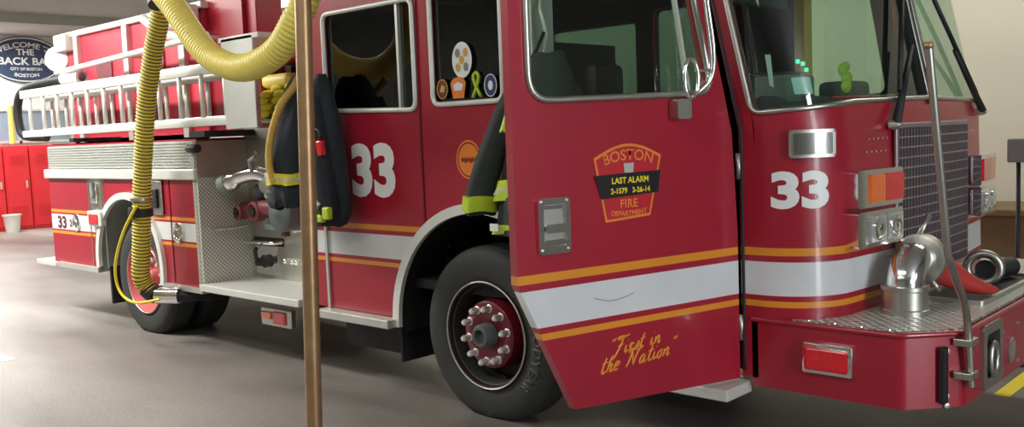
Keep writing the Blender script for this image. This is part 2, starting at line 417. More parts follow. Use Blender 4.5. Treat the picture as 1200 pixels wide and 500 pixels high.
# ------------------------------------------------------------------ background things
# oval sign on the back wall
SX = RX0+.02
t = empty('oval_sign', (SX, 8.16, 3.17), 'dark blue oval WELCOME TO THE BACK BAY sign on the back wall', 'sign')
def backw(s, z, d=0): return Vector((SX+d, s, z))
sy, sz, sa_, sb_ = 8.16, 3.67, .80, .50
link('sign_board', sheet(ell(sy, sz, sa_, sb_, 48), [], backw, .05, .05), 'signblue', t)
link('sign_border', rim_tube(ell(sy, sz, sa_*.95, sb_*.94, 48), backw, .055, .012), 'concrete_txt', t)
b = text('WELCOME TO', .115, backw, sy, sz+.27, .054, arc=1.05, bend=.08, bold=.003, sx=1.25)
text('THE', .135, backw, sy, sz+.10, .054, bold=.004, sx=1.1, bm=b)
text('BACK BAY', .16, backw, sy, sz-.11, .054, bold=.005, sx=1.12, bm=b)
text('CITY OF BOSTON', .06, backw, sy, sz-.23, .054, bold=.002, bm=b)
text('BOSTON', .075, backw, sy, sz-.38, .054, arc=-1.3, bend=.06, bold=.002, sx=1.3, bm=b)
link('sign_lettering', b, 'concrete_txt', t)
# red lockers
for k in range(4):
    y0 = 6.35+.52*k
    lab = ['red steel locker far left of the row against the back wall', 'red steel locker behind the white bin by the back wall',
           'red steel locker directly under the oval sign', 'red steel locker right end of row beside truck rear'][k]
    t = empty('steel_locker', (-21.7, y0+.25, 0), lab, 'locker', 'red lockers along the back wall')
    link('locker_body', box((-21.95, y0, 0), (-21.5, y0+.505, 1.80), .01), 'redbox', t)
    d_ = box((-21.5, y0+.02, .08), (-21.47, y0+.485, 1.76), .005)
    for q in range(6):
        for zz in (.3, 1.4): bx(d_, (-21.47, y0+.1, zz+.04*q), (-21.462, y0+.4, zz+.015+.04*q))
    dr = link('locker_door', d_, 'redbox', t)
    link('handle', box((-21.47, y0+.4, .9), (-21.44, y0+.43, 1.05)), 'alu', dr)
t = empty('waste_bin', (-21.1, 7.32, 0), 'off-white plastic bin on the floor before the red lockers', 'bin')
link('bin_body', lathe(bmesh.new(), (-21.1, 7.32, 0), (0, 0, 1), [(.13, 0), (.17, .36), (.15, .36), (.12, .03), (0, .03)], 24, False), 'binw', t, smooth=40)
link('bin_rim', lathe(bmesh.new(), (-21.1, 7.32, .345), (0, 0, 1), [(.168, 0), (.185, 0), (.185, .03), (.168, .03), (.168, 0)], 24, False), 'binw', t)
# right background
t = empty('wooden_crate', (-2.2, 8.8, 0), 'brown wooden crate against the right wall beyond the front bumper', 'crate')
link('crate_body', box((-2.9, 8.5, 0), (-1.3, 9.2, .84)), 'wood', t)
link('lid', box((-2.95, 8.45, .84), (-1.25, 9.25, .90), .01), 'wood', t)
t = empty('control_stand', (-1.83, 7.0, 0), 'thin dark post with a small box on top, right of the engine front', 'stand')
link('post', cyl(bmesh.new(), (-1.83, 7, .02), (-1.83, 7, 1.38), .014, 10), 'black', t)
link('base_plate', lathe(bmesh.new(), (-1.83, 7, 0), (0, 0, 1), [(.2, 0), (.2, .02), (.02, .04)], 24), 'black', t)
link('control_box', box((-1.89, 6.95, 1.36), (-1.77, 7.05, 1.52), .01), 'grey', t)
struct('trim_3', box((-24+2.2, 9.36, 0), (5, 9.4, .12)), 'grey')

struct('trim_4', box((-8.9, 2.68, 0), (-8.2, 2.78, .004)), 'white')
struct('trim_5', box((-1.71, 6.05, 0), (-1.62, 9.3, .004)), 'yel')
# ------------------------------------------------------------------ the fire engine
FE = empty('fire_engine', (-5.6, 5.1, 0), 'red and white fire engine numbered 33 with its front cab door open', 'fire engine')
def part(name, bm, m, parent=FE, smooth=None, label=None, at=None): return link(name, bm, m, parent, at, smooth, label)
# --- cab side panel with wheel arch and two windows
AC, AR = (-3.9, .50), .755
def arc(c, r, a0, a1, n, ry=None):
    return [(c[0]+r*math.cos(math.radians(a0+(a1-a0)*k/n)), c[1]+(ry or r)*math.sin(math.radians(a0+(a1-a0)*k/n))) for k in range(n+1)]
ARC = arc(AC, AR, 180, 54, 22)
out = [(-5.58, .53)] + [(AC[0]-AR, .53)] + ARC[1:] + [(-3.456, 1.8), (-3.456, 2.95), (-5.58, 2.95)]
W1 = rpoly([(-5.30, 1.885), (-4.395, 1.855), (-4.395, 2.53), (-5.30, 2.53)], .06)
W2 = rpoly([(-4.235, 1.875), (-3.655, 1.875), (-3.655, 2.60), (-4.235, 2.60)], .06)
FWD = rpoly([(-2.98, 1.85), (-2.42, 1.85), (-2.55, 2.6), (-2.98, 2.6)], .08)
cab = part('crew_cab_side', sheet(out, [W1, W2], side, 0, .05), 'cab', smooth=30)
part('crew_cab_side', sheet([(-5.58, .53), (-2.19, .53), (-2.19, 1.7), (-2.42, 2.95), (-5.58, 2.95)],
     [W1, W2, FWD], farside, 0, .05), 'cab', smooth=30, label='left side panel of the cab')
for W, nm in ((W1, 'crew window'), (W2, 'forward crew window')):
    fr = part('window_frame', rim_tube(W, side, .006, .016), 'whitem', smooth=60)
    link('window_pane', sheet([((x+ (0)), y) for x, y in W], [], side, -.02, .006), 'dglass', fr)
    fr2 = part('window_frame', rim_tube(W, farside, .006, .014), 'whitem', smooth=60)
    link('window_pane', sheet(W, [], farside, -.02, .006), 'vdglass', fr2)
fr2 = part('window_frame', rim_tube(FWD, farside, .006, .014), 'whitem', smooth=60)
link('window_pane', sheet(FWD, [], farside, -.02, .006), 'glass', fr2)
part('window_divider', box((-4.555, 3.895, 1.87), (-4.535, 3.925, 2.53)), 'alu')
# door seams
part('door_seam', box((-4.372, 3.893, 1.12), (-4.358, 3.902, 2.95)), 'dkred')
part('kick_strip', box((-5.40, 3.885, .53), (-5.375, 3.9, 1.12)), 'alu', label='thin aluminium edge strip of the crew door')
part('rear_trim', box((-5.58, 3.888, 1.125), (-5.36, 3.9, 1.14)), 'alu')
st = box((-5.43, 3.80, .47), (-4.66, 3.93, .525), .006)
part('cab_step', st, 'alu', label='aluminium step under the crew door')
# arches
def arch(c, r0, r1, a0, a1, d, name, m, mp=side, ry=1.0, th=.03):
    L = arc(c, r1, a0, a1, 36, r1*ry)+arc(c, r0, a1, a0, 36, r0*ry)
    return sheet(L, [], mp, d, th)
part('wheel_arch_trim', arch(AC, .73, .79, 182, 2, .03, '', ''), 'whitem', smooth=40, label='white front wheel arch trim')
def liner(c, r, a0, a1, y0, y1, ry=None):
    bm = bmesh.new(); A = arc(c, r, a0, a1, 30, ry)
    v0 = [bm.verts.new((x, y0, z)) for x, z in A]; v1 = [bm.verts.new((x, y1, z)) for x, z in A]
    w0 = [bm.verts.new((c[0]+(x-c[0])*1.02, y0, c[1]+(z-c[1])*1.02)) for x, z in A]; w1 = [bm.verts.new((c[0]+(x-c[0])*1.02, y1, c[1]+(z-c[1])*1.02)) for x, z in A]
    for i in range(30):
        bm.faces.new((v0[i], v0[i+1], v1[i+1], v1[i])); bm.faces.new((w0[i], w1[i], w1[i+1], w0[i+1]))
    bm.faces.new(v1+w1[::-1]) if False else None
    c1 = [bm.verts.new((x, y1, z)) for x, z in A]; bm.faces.new(c1)
    return bm
part('wheel_well', liner(AC, .735, 185, -5, 3.905, 4.6), 'black', smooth=60)
# --- cab front (bends round both corners)
WL = rpoly([(.085, 1.738), (.34, 1.752), (.63, 1.775), (1.452, 1.79), (1.452, 2.78), (.075, 2.78)], [.05, 0, 0, .03, .05, .05])
T_ = 2.962
WR = [(T_-x, y) for x, y in WL][::-1]
front_out = [(0, .52), (T_, .52), (T_, 2.95), (0, 2.95)]
part('cab_front', sheet(front_out, [WL, WR], cabf, 0, .04, step=.04), 'cab', smooth=35)
for W in (WL, WR):
    fr = part('windshield_frame', rim_tube(W, cabf, .004, .013), 'steel', smooth=60)
    link('windshield_glass', sheet(W, [], cabf, -.015, .006, step=.05), 'glass', fr, smooth=30)
part('windshield_post', sheet([(1.435, 1.76), (1.527, 1.76), (1.527, 2.9), (1.435, 2.9)], [], cabf, .012, .05), 'dark')
part('front_seam', rim_tube([(.012, .55), (.012, 1.62), (.012, 2.9)], cabf, .0, .008, closed=False), 'chassis')
# inner pillars, jamb
part('door_jamb', sheet([(-3.456, .55), (-3.43, .55), (-3.43, 2.9), (-3.456, 2.9)], [], side, 0, .18), 'ladder', label='cream jamb of the open doorway')
part('door_jamb', sheet([(-2.23, .55), (-2.19, .55), (-2.19, 1.66), (-2.43, 2.75), (-2.47, 2.75), (-2.23, 1.66)], [], side, 0, .14), 'dkred', label='front jamb of the open doorway')
# --- cab interior
part('cab_floor', box((-5.55, 4.0, .72), (-1.95, 6.22, .78)), 'dark')
part('cab_floor', box((-3.15, 3.93, .50), (-2.2, 4.3, .56)), 'tread', label='treadplate step inside the doorway')
part('cab_roof', box((-5.60, 3.9, 2.92), (-2.0, 6.3, 3.0), .02), 'red')
part('cab_rear_wall', box((-5.62, 3.95, .53), (-5.57, 6.25, 2.92)), 'cab')
part('interior_liner', box((-5.565, 4.0, .8), (-5.55, 6.2, 2.9)), 'dark')
part('interior_liner', sheet([(-5.54, .8), (-2.3, .8), (-2.3, 1.7), (-2.46, 2.9), (-5.54, 2.9)], [W1, W2, FWD], farside, -.055, .01), 'dark')
part('interior_liner', sheet([(.03, .9), (T_-.03, .9), (T_-.03, 2.88), (.03, 2.88)], [WL, WR], cabf, -.045, .008, step=.06), 'dark')
part('interior_liner', box((-5.5, 3.98, 2.90), (-2.3, 6.2, 2.915)), 'dark')
part('engine_cover', box((-4.2, 4.75, .78), (-2.6, 5.45, 1.45), .05), 'dash')
part('partition', box((-4.30, 4.45, .78), (-4.24, 5.75, 2.3)), 'dark')
db = sheet([(-2.45, 1.35), (-1.98, 1.35), (-1.98, 1.72), (-2.18, 1.82), (-2.40, 1.74)], [], lambda x, z, d: Vector((x, 4.1-d, z)), 0, 2.0)
part('dashboard', db, 'dash')
part('dash_console', box((-2.46, 4.45, 1.74), (-2.24, 4.72, 1.95), .02), 'dark', label='dark radio console on the dashboard')
part('dash_console', box((-2.3, 4.25, 1.76), (-2.12, 4.55, 1.92), .015), 'grey', label='grey screen box on the dashboard')
part('dash_console', box((-2.3, 4.95, 1.76), (-2.1, 5.2, 1.9), .03), 'dash')
part('interior_liner', box((-5.5, 6.2, .9), (-3.4, 6.24, 1.83)), 'dark')
def seat(x, y, lab):
    s = part('seat', box((x-.25, y-.24, .95), (x+.27, y+.24, 1.12), .04), 'brownseat', label=lab, smooth=40)
    link('seat_base', box((x-.2, y-.18, .78), (x+.2, y+.18, .95)), 'dark', s)
    link('backrest', box((x-.36, y-.24, 1.1), (x-.22, y+.24, 1.78), .05), 'brownseat', s, smooth=40)
    link('headrest', box((x-.35, y-.14, 1.8), (x-.24, y+.14, 2.06), .04), 'brownseat', s, smooth=40)
seat(-3.0, 4.35, 'officer seat'); seat(-3.0, 5.85, 'driver seat'); seat(-4.7, 4.4, 'crew seat'); seat(-4.7, 5.8, 'crew seat on the left side')
sw = part('steering_wheel', tube(bmesh.new(), [Vector((-2.52, 5.85, 1.62))+Vector((-.12*math.sin(a), .22*math.cos(a), .185*math.sin(a))) for a in [2*PI*k/28 for k in range(28)]], .014, 8, closed=True), 'black')
link('steering_column', cyl(bmesh.new(), (-2.52, 5.85, 1.62), (-2.25, 5.85, 1.5), .03, 12), 'dark', sw)
part('sun_visor', box((-2.4, 4.15, 2.28), (-2.36, 4.75, 2.48), .01), 'dark', label='dark visor behind the windshield')
part('grab_handle', tube(bmesh.new(), catmull([(-3.40, 3.95, 2.40), (-3.36, 3.90, 2.34), (-3.33, 3.90, 2.22), (-3.36, 3.92, 2.12), (-3.42, 3.95, 2.10)], 5), .012, 8), 'whitem', label='white grab handle in the open doorway')
part('pillar_trim', box((-3.0, 6.12, 1.8), (-2.93, 6.24, 2.6)), 'tan', label='tan pillar behind the driver')
for k, (y, z) in enumerate(((4.60, 2.0), (4.66, 1.99), (4.7, 1.96))):
    part('indicator_lamp', box((-2.25, y, z-.01), (-2.24, y+.025, z+.01)), 'greenled')
pap = part('paper', sheet(rrect(.30, 1.815, .395, 1.89, .004), [], cabf, -.03, .002, step=.03), 'bluepaper', label='pale blue paper taped inside the windshield')
part('paper', sheet([(.185, 1.86), (.205, 1.85), (.225, 2.0), (.195, 2.0)], [], cabf, -.05, .003), 'white', label='white paper strip behind the windshield corner')
part('red_strip', tube(bmesh.new(), [(-1.93, 4.30, 1.80), (-1.89, 4.6, 1.80), (-1.88, 4.95, 1.81)], .007, 6), 'redlens', label='red strip along the base of the windshield')  # thin red tube just inside the windshield base
gl = bmesh.new()
for (x, z, r) in ((.69, 1.85, .034), (.71, 1.885, .038), (.69, 1.925, .032), (.725, 1.94, .026)):
    lathe(gl, cabf(x, z, -.05), (1, -.3, 0), [(0, -.012), (r*.8, -.008), (r, 0), (r*.8, .008), (0, .012)], 12)
part('air_freshener', gl, 'lime', label='lime green tag behind the windshield', smooth=60)

# --- open front door
D = part('front_door', None or sheet(
    rpoly([(.975, .545), (1.235, 1.09), (1.235, 2.9), (.36, 2.9), (.045, 1.66), (.018, 1.2), (.018, .51)], 0),
    [rpoly([(1.155, 1.815), (1.155, 2.62), (.36, 2.62), (.163, 1.835)], [.11, .06, .06, .10], 7)], door, 0, .05), 'cab', smooth=30,
    label='open front cab door with gold stripes and lettering')
def dsub(name, bm, m, smooth=None, label=None): return link(name, bm, m, D, None, smooth, label)
DW = rpoly([(1.155, 1.815), (1.155, 2.62), (.36, 2.62), (.163, 1.835)], [.11, .06, .06, .10], 7)
dsub('window_frame', rim_tube(DW, door, .004, .015), 'steel', 60, 'bright metal frame of the door window')
dsub('window_pane', sheet(DW, [], door, -.02, .006), 'glass')
dsub('window_rail', sheet([(.30, 1.84), (.285, 1.84), (.42, 2.6), (.435, 2.6)], [], door, -.005, .02), 'alu')
# recessed paddle handle
hb = sheet(rrect(.985, 1.205, 1.14, 1.43, .02), [rrect(1.005, 1.235, 1.115, 1.405, .012)], door, .022, .022)
dsub('door_handle', hb, 'chrome', 40, 'chrome paddle handle plate')
dsub('handle_recess', sheet(rrect(1.0, 1.23, 1.12, 1.41, .01), [], door, .003, .002), 'steel')
dsub('paddle', sheet(rrect(1.01, 1.29, 1.11, 1.325, .01), [], door, .028, .02), 'chrome', 40)
dsub('lower_bar', sheet(rrect(1.01, 1.238, 1.11, 1.262, .008), [], door, .018, .014), 'chrome', 40)
dsub('upper_bar', sheet(rrect(1.015, 1.385, 1.105, 1.40, .004), [], door, .012, .01), 'chrome', 40)
for s_, z_ in ((1.0, 1.222), (1.125, 1.222), (1.0, 1.417), (1.125, 1.417)):
    dsub('screw', lathe(bmesh.new(), door(s_, z_, .022), (dno.x, dno.y, 0), [(.007, 0), (.006, .004), (0, .005)], 10), 'steel')
# department badge: curved top, tapered sides
def badge(x): return [( .476+(.844-.476)*(1-t), 1.575+.055*math.sin(PI*t)) for t in [k/14 for k in range(15)]]
bd = badge(0)+[(.545, 1.318), (.79, 1.305)]
def inset(P, q):
    cx = sum(p[0] for p in P)/len(P); cz = .5*(min(p[1] for p in P)+max(p[1] for p in P))
    return [(cx+(x-cx)*q, cz+(z-cz)*q) for x, z in P]
cxm = .66
dsub('badge', sheet(bd, [], door, .002), 'emblem', label='orange-edged keystone department badge')
dsub('badge_field', sheet([(cxm+(x-cxm)*.93, 1.47+(z-1.47)*.93) for x, z in bd], [], door, .0035), 'embred')
b = text('BOSTON', .046, door, .66, 1.562, .005, -1, bold=.0008, arc=.42, bend=.02, sx=1.05)
dsub('badge_lettering', b, 'emblem')
dsub('badge_lettering', text('FIRE', .036, door, .665, 1.362, .005, -1, bold=.0012, spacing=1.08), 'emblem')
b = text('DEPARTMENT', .022, door, .665, 1.326, .005, -1, bold=.0008, arc=-.8, bend=.02, sx=1.05)
dsub('badge_lettering', b, 'emblem')
dsub('badge_band', sheet([(.845, 1.503), (.485, 1.510), (.50, 1.416), (.81, 1.404)], [], door, .006), 'blk', label='black mourning band')
b = text('LAST ALARM', .026, door, .655, 1.465, .0075, -1, bold=.001, sx=1.0)
text('2-1579   3-26-14', .023, door, .655, 1.423, .0075, -1, bold=.001, sx=1.0, bm=b)
dsub('band_lettering', b, 'yel')
dsub('badge_medallion', sheet([(.685, 1.508), (.638, 1.508), (.634, 1.548), (.69, 1.548)], [], door, .0075, .002), 'alu')
# brush script motto
G = {'F': [[(.9, 2.0), (.5, 1.75), (.25, 2.05), (.1, 1.75)], [(-.1, 2.0), (.4, 2.15), (1.0, 2.05), (1.35, 2.2)], [(.75, 2.05), (.6, 1.0), (.35, .1), (.1, -.5)], [(.3, 1.0), (.95, 1.15)]],
     'i': [[(.1, .95), (.1, .3), (.2, .02), (.45, .25)], [(.18, 1.45), (.22, 1.5)]],
     'r': [[(.0, .6), (.2, 1.0), (.22, .75), (.12, .02)], [(.2, .7), (.38, .92), (.55, .82)]],
     's': [[(0, .1), (.35, .6), (.4, 1.0), (.5, .5), (.4, .05), (.1, .05)]],
     't': [[(.25, 1.8), (.15, .9), (.15, .2), (.35, .02), (.55, .25)], [(-.1, 1.15), (.55, 1.25)]],
     'n': [[(.05, .95), (.1, .5), (.1, .02)], [(.1, .5), (.35, .95), (.5, .8), (.5, .2), (.6, .02), (.8, .25)]],
     'h': [[(.3, 1.9), (.15, 1.2), (.1, .02)], [(.1, .5), (.35, .95), (.5, .8), (.45, .2), (.6, .02), (.8, .25)]],
     'e': [[(.05, .45), (.4, .6), (.45, .9), (.2, .95), (.02, .5), (.15, .05), (.5, .15)]],
     'N': [[(-.1, 1.6), (.15, 2.05), (.25, 1.5), (.2, .6), (.05, 0)], [(.25, 1.9), (.45, 1.2), (.8, .1)], [(.8, .1), (.9, 1.2), (1.15, 2.1), (1.3, 2.0)]],
     'a': [[(.55, .8), (.3, .95), (.05, .5), (.15, .05), (.4, .2), (.55, .8)], [(.55, .9), (.5, .2), (.65, .02), (.85, .25)]],
     'o': [[(.35, .95), (.08, .6), (.12, .1), (.4, .05), (.52, .5), (.35, .95)], [(.35, .95), (.65, .8)]],
     '"': [[(.1, 2.1), (.02, 1.75)], [(.35, 2.1), (.27, 1.75)]], ' ': []}
ADV = {'F': 1.25, 'i': .5, 'r': .65, 's': .65, 't': .6, 'n': .85, 'h': .85, 'e': .65, 'N': 1.45, 'a': .95, 'o': .75, '"': .6, ' ': .75}
def script(words, s0, z0, h, mp, rot, flip=-1):
    bm = bmesh.new(); x = 0
    for ch in words:
        for st_ in G[ch]:
            P = catmull([Vector((px, py, 0)) for px, py in st_], 5) if len(st_) > 2 else [Vector((px, py, 0)) for px, py in st_]
            Q = []
            for p in P:
                X = (x+p.x+.38*p.y)*h*1.36; Y = p.y*h; X, Y = X*math.cos(rot)-Y*math.sin(rot), X*math.sin(rot)+Y*math.cos(rot)
                Q.append(mp(s0+flip*X, z0+Y, 0))
            n = len(Q); tube(bm, Q, [.0047*(.75+.35*math.sin(PI*k/max(1, n-1))) for k in range(n)], 6)
        x += ADV[ch]
    return bm
dsub('motto_lettering', script('"First in', .80, .735, .034, door, math.radians(4)), 'orange', label='gold brush script motto')
dsub('motto_lettering', script('the Nation"', .845, .668, .036, door, math.radians(3.5)), 'orange', label='gold brush script motto, second line')
dsub('scratch', tube(bmesh.new(), catmull([door(.86, .995, 0), door(.78, .975, 0), door(.70, .98, 0), door(.645, .993, 0)], 5), .002, 5), 'grey')
for z_ in (.75, 1.5): dsub('hinge', cyl(bmesh.new(), door(.01, z_-.06, .004), door(.01, z_+.06, .004), .011, 10), 'steel')
# mirror bracket on the door
mb = tube(bmesh.new(), catmull([door(.30, 2.62, .06), door(.262, 2.24, .08), door(.238, 2.02, .09), door(.245, 1.90, .08), door(.30, 1.835, .05), door(.33, 1.80, .02)], 6), .010, 8)
tube(mb, catmull([door(.25, 2.24, .05), door(.225, 2.0, .06), door(.232, 1.9, .05)], 6), .007, 8)
tube(mb, [door(.245, 1.93, .08), door(.33, 1.93, .07)], .006, 8)
dsub('mirror_bracket', mb, 'chrome', 60)
lp = [door(.352+.040*math.cos(a), 1.895+.085*math.sin(a), .07) for a in [2*PI*k/20 for k in range(20)]]
dsub('mirror_loop', tube(bmesh.new(), lp, .0085, 8, closed=True), 'chrome', 60)
mbx = bmesh.new(); sheet(rrect(.345, 1.725, .425, 1.81, .012), [], door, .06, .055, bm=mbx)
dsub('bracket_box', mbx, 'steel', 40)
# grab bar on the hinge side
# --- cab decals
def num33(mp, x0, x1, z0, z1, d, bend, flip=1):
    h = z1-z0
    b = text_mesh('33', 1, .062, .97)
    if bend:
        for k in range(1, 24):
            X = -1.2+k*.1
            bmesh.ops.bisect_plane(b, geom=b.verts[:]+b.edges[:]+b.faces[:], plane_co=(X, 0, 0), plane_no=(1, 0, 0))
    ax = min(v.co.x for v in b.verts); bxx = max(v.co.x for v in b.verts); ay = min(v.co.y for v in b.verts); by = max(v.co.y for v in b.verts)
    for v in b.verts: v.co = mp(x0+(v.co.x-ax)/(bxx-ax)*(x1-x0), z0+(v.co.y-ay)/(by-ay)*h, d)
    return b
part('number_lettering', num33(side, -5.07, -4.625, 1.305, 1.66, .003, 0), 'white', label='large white 33 on the crew door')
part('number_lettering', num33(cabf, .155, .412, 1.305, 1.475, .003, 1), 'white', label='white 33 on the cab corner')
em = part('round_emblem', sheet(ell(-3.955, 1.545, .105, .115), [], side, .003), 'emblem', label='orange round emblem under the forward crew window')
link('emblem_field', sheet(ell(-3.955, 1.545, .093, .102), [ell(-3.955, 1.545, .087, .095)], side, .0045), 'dkred', em)
b = bmesh.new()
for k in range(14): sheet(rrect(-4.015+.009*k, 1.53+.006*math.sin(k*1.3), -4.009+.009*k, 1.555+.008*math.sin(k*2.1), .001, 1), [], side, .005, bm=b)
link('emblem_picture', b, 'dkred', em)
dec = part('window_sticker', sheet(ell(-3.98, 2.125, .082, .105), [], side, .001), 'white', label='white disc sticker with small seals')
for k in range(5):
    a = PI/4+k*PI/2; q = .047 if k < 4 else 0
    link('seal', sheet(ell(-3.98+q*math.cos(a), 2.125+q*1.25*math.sin(a), .021, .026, 14), [], side, .003), 'grey' if k % 2 else 'tan', dec)
dec = part('window_sticker', sheet(ell(-4.155, 1.965, .048, .06), [], side, .001), 'maroon', label='dull red round sticker')
link('sticker_ring', rim_tube(ell(-4.155, 1.965, .045, .056), side, .002, .003), 'tan', dec)
link('sticker_motif', sheet([(-4.18, 1.95), (-4.14, 1.945), (-4.13, 1.98), (-4.16, 1.99)], [], side, .003), 'tan', dec)
o9 = [(-4.085, 1.995), (-4.06, 2.022), (-4.02, 2.03), (-3.975, 2.022), (-3.955, 1.995), (-3.975, 1.905), (-4.065, 1.905)]
dec = part('window_sticker', sheet(o9, [], side, .001), 'emblem', label='orange keystone sticker')
link('sticker_motif', sheet([(-4.05, 1.95), (-3.99, 1.95), (-3.975, 1.985), (-4.02, 2.0), (-4.06, 1.985)], [], side, .003), 'white', dec)
rb = bmesh.new()
rp = catmull([(-3.90, 1.905, 0), (-3.865, 1.97, 0), (-3.85, 2.02, 0), (-3.87, 2.045, 0), (-3.892, 2.02, 0), (-3.875, 1.97, 0), (-3.835, 1.905, 0)], 4)
tube(rb, [side(p.x, p.y, .0) for p in rp], .010, 6)
part('window_sticker', rb, 'lime', label='lime awareness ribbon sticker')
dec = part('window_sticker', sheet(ell(-3.755, 1.965, .052, .068), [], side, .001), 'navy', label='navy round seal sticker')
link('sticker_ring', rim_tube(ell(-3.755, 1.965, .047, .062), side, .002, .003), 'white', dec)
link('sticker_motif', sheet(ell(-3.755, 1.965, .02, .028, 12), [], side, .003), 'white', dec)

# --- cab front fittings
pl = part('marker_plate', sheet(rrect(.237, 1.533, .43, 1.657, .012), [], cabf, .03, .028, step=.03), 'steel', smooth=35, label='rectangular chrome plate above the corner number')
link('plate_lens', sheet(rrect(.255, 1.548, .412, 1.642, .008), [], cabf, .036, .008, step=.03), 'chrome', pl, smooth=35)
for s_, z_ in ((.243, 1.543), (.424, 1.543), (.243, 1.648), (.424, 1.648)):
    link('screw', cyl(bmesh.new(), cabf(s_, z_, .03), cabf(s_, z_, .035), .005, 8), 'chrome', pl)
def lampbank(a, b_, z0, z1, lenses, lab, mir=False, dd_=.075):
    sg = (lambda s: T_-s) if mir else (lambda s: s)
    R_ = rrect(min(sg(a), sg(b_)), z0, max(sg(a), sg(b_)), z1, .015)
    o = part('light_housing', sheet(R_, [], cabf, dd_, dd_+.01, step=.03), 'chrome', smooth=35, label=lab)
    for (u0, u1, m) in lenses:
        x0, x1 = sorted((sg(a+(b_-a)*u0), sg(a+(b_-a)*u1)))
        link('lens', sheet(rrect(x0, z0+.022, x1, z1-.022, .008), [], cabf, dd_+.012, .02, step=.03), m, o, smooth=35, label={'amber': 'amber lens', 'redlens': 'red lens'}.get(m))
        if m == 'lens':
            c = cabf((x0+x1)/2, (z0+z1)/2, dd_+.012); n = cabf((x0+x1)/2, (z0+z1)/2, dd_+.03)-c
            link('headlamp_bowl', lathe(bmesh.new(), c, n, [(.05, 0), (.052, .008), (.03, .012), (0, .004)], 20), 'chrome', o, smooth=50)
    return o
for mir in (False, True):
    w_ = 'left' if mir else 'right'
    lampbank(.50, .90, 1.295, 1.465, ((.20, .52, 'amber'), (.53, .97, 'redlens')), 'chrome bank of amber and red lamps', mir)
    lampbank(.50, .90, 1.115, 1.278, ((.18, .55, 'lens'), (.58, .95, 'lens')), 'chrome bank of twin headlamps', mir)
# grille
g = bmesh.new()
GX0, GX1, GZ0, GZ1 = .985, 2.0, .90, 1.648
part('grille_backing', sheet(rrect(GX0, GZ0, GX1, GZ1, .01), [], cabf, .004, .003, step=.06), 'chassis')
n = 15
for k in range(n+1):
    z_ = GZ0+(GZ1-GZ0)*k/n; sheet([(GX0, z_-.004), (GX1, z_-.004), (GX1, z_+.004), (GX0, z_+.004)], [], cabf, .022, .016, step=.1, bm=g)
n = 28
for k in range(n+1):
    x_ = GX0+(GX1-GX0)*k/n; sheet([(x_-.003, GZ0), (x_+.003, GZ0), (x_+.003, GZ1), (x_-.003, GZ1)], [], cabf, .018, .014, bm=g)
part('grille', g, 'gline')
part('grille_surround', rim_tube(rrect(GX0-.01, GZ0-.01, GX1+.01, GZ1+.01, .01), cabf, .008, .010), 'gline', smooth=60)
for (x_, z_) in [(.72+.045*i, 1.60) for i in range(5)]+[(.70+.045*i, 1.54) for i in range(5)]+[(2.07+.05*i, 1.60) for i in range(4)]:
    part('rivet', lathe(bmesh.new(), cabf(x_, z_, 0), cabf(x_, z_, 1)-cabf(x_, z_, 0), [(.006, 0), (.005, .003), (0, .004)], 8), 'steel')
# wipers
def wiper(p0, p1, b0, b1, sgn):
    o = part('wiper', tube(bmesh.new(), [cabf(*p0, .03), cabf(*p1, .05)], [.022, .012], 8), 'chassis')
    link('wiper_pivot', lathe(bmesh.new(), cabf(*p0, 0), (1, 0, 0), [(.025, 0), (.022, .035), (.01, .05), (0, .052)], 16), 'steel', o, smooth=40)
    link('wiper_blade', tube(bmesh.new(), [cabf(*b0, .03), cabf(*b1, .03)], .014, 6), 'black', o)
wiper((.93, 1.66), (1.27, 2.05), (1.05, 1.82), (1.40, 2.40), 1)
wiper((2.38, 1.71), (1.93, 2.05), (2.30, 1.82), (1.70, 2.50), 1)
part('marker_lamp', cyl(bmesh.new(), (-1.95, 6.28, 1.70), (-1.95, 6.42, 1.70), .025, 12), 'black', label='small dark lamp stub on the far side of the cab')
part('cowl_knob', lathe(bmesh.new(), cabf(.9, 1.02, 0), (1, -.2, 0), [(.02, 0), (.022, .03), (.012, .05), (0, .055)], 16), 'chrome', smooth=40)

# --- front bumper
BO = [(-2.14, 3.90), (-1.46, 3.90), (-1.27, 4.10), (-1.27, 6.10), (-1.46, 6.30), (-2.14, 6.30)]
def planm(x, y, d): return Vector((x, y, d))
part('bumper', sheet(rpoly(BO, [0, .03, .03, .03, .03, 0]), [], planm, .79, .31), 'red', smooth=30, label='red extended front bumper')
lip = rpoly(BO, [0, .03, .03, .03, .03, 0])
part('bumper_lip', tube(bmesh.new(), [Vector((x, y, .793)) for x, y in lip], .013, 8), 'red', smooth=60)
TO = [(-2.1, 3.93), (-1.47, 3.93), (-1.30, 4.11), (-1.30, 6.09), (-1.47, 6.27), (-2.1, 6.27)]
HT = rrect(-1.66, 4.62, -1.34, 5.62, .03)
part('bumper_tread', sheet(TO, [], planm, .806, .014), 'deck', label='treadplate bumper deck')
part('hose_tray', sheet(rrect(-1.67, 4.66, -1.36, 5.6, .03), [rrect(-1.65, 4.68, -1.38, 5.58, .02)], planm, .826, .02), 'steel')
part('hose_tray_floor', sheet(rrect(-1.65, 4.68, -1.38, 5.58, .02), [], planm, .812, .004), 'black')
for k in range(9): part('deck_rivet', lathe(bmesh.new(), (-1.295, 4.2+.22*k, .806), (0, 0, 1), [(.010, 0), (.008, .003), (0, .004)], 10), 'chrome')
for k in range(5): part('deck_rivet', lathe(bmesh.new(), (-2.0+.12*k, 3.935, .806), (0, 0, 1), [(.009, 0), (.008, .003), (0, .004)], 10), 'chrome')
sm = part('side_marker', box((-1.885, 3.872, .585), (-1.655, 3.9, .725), .012), 'chrome', label='chrome framed red marker light on the bumper side', smooth=40)
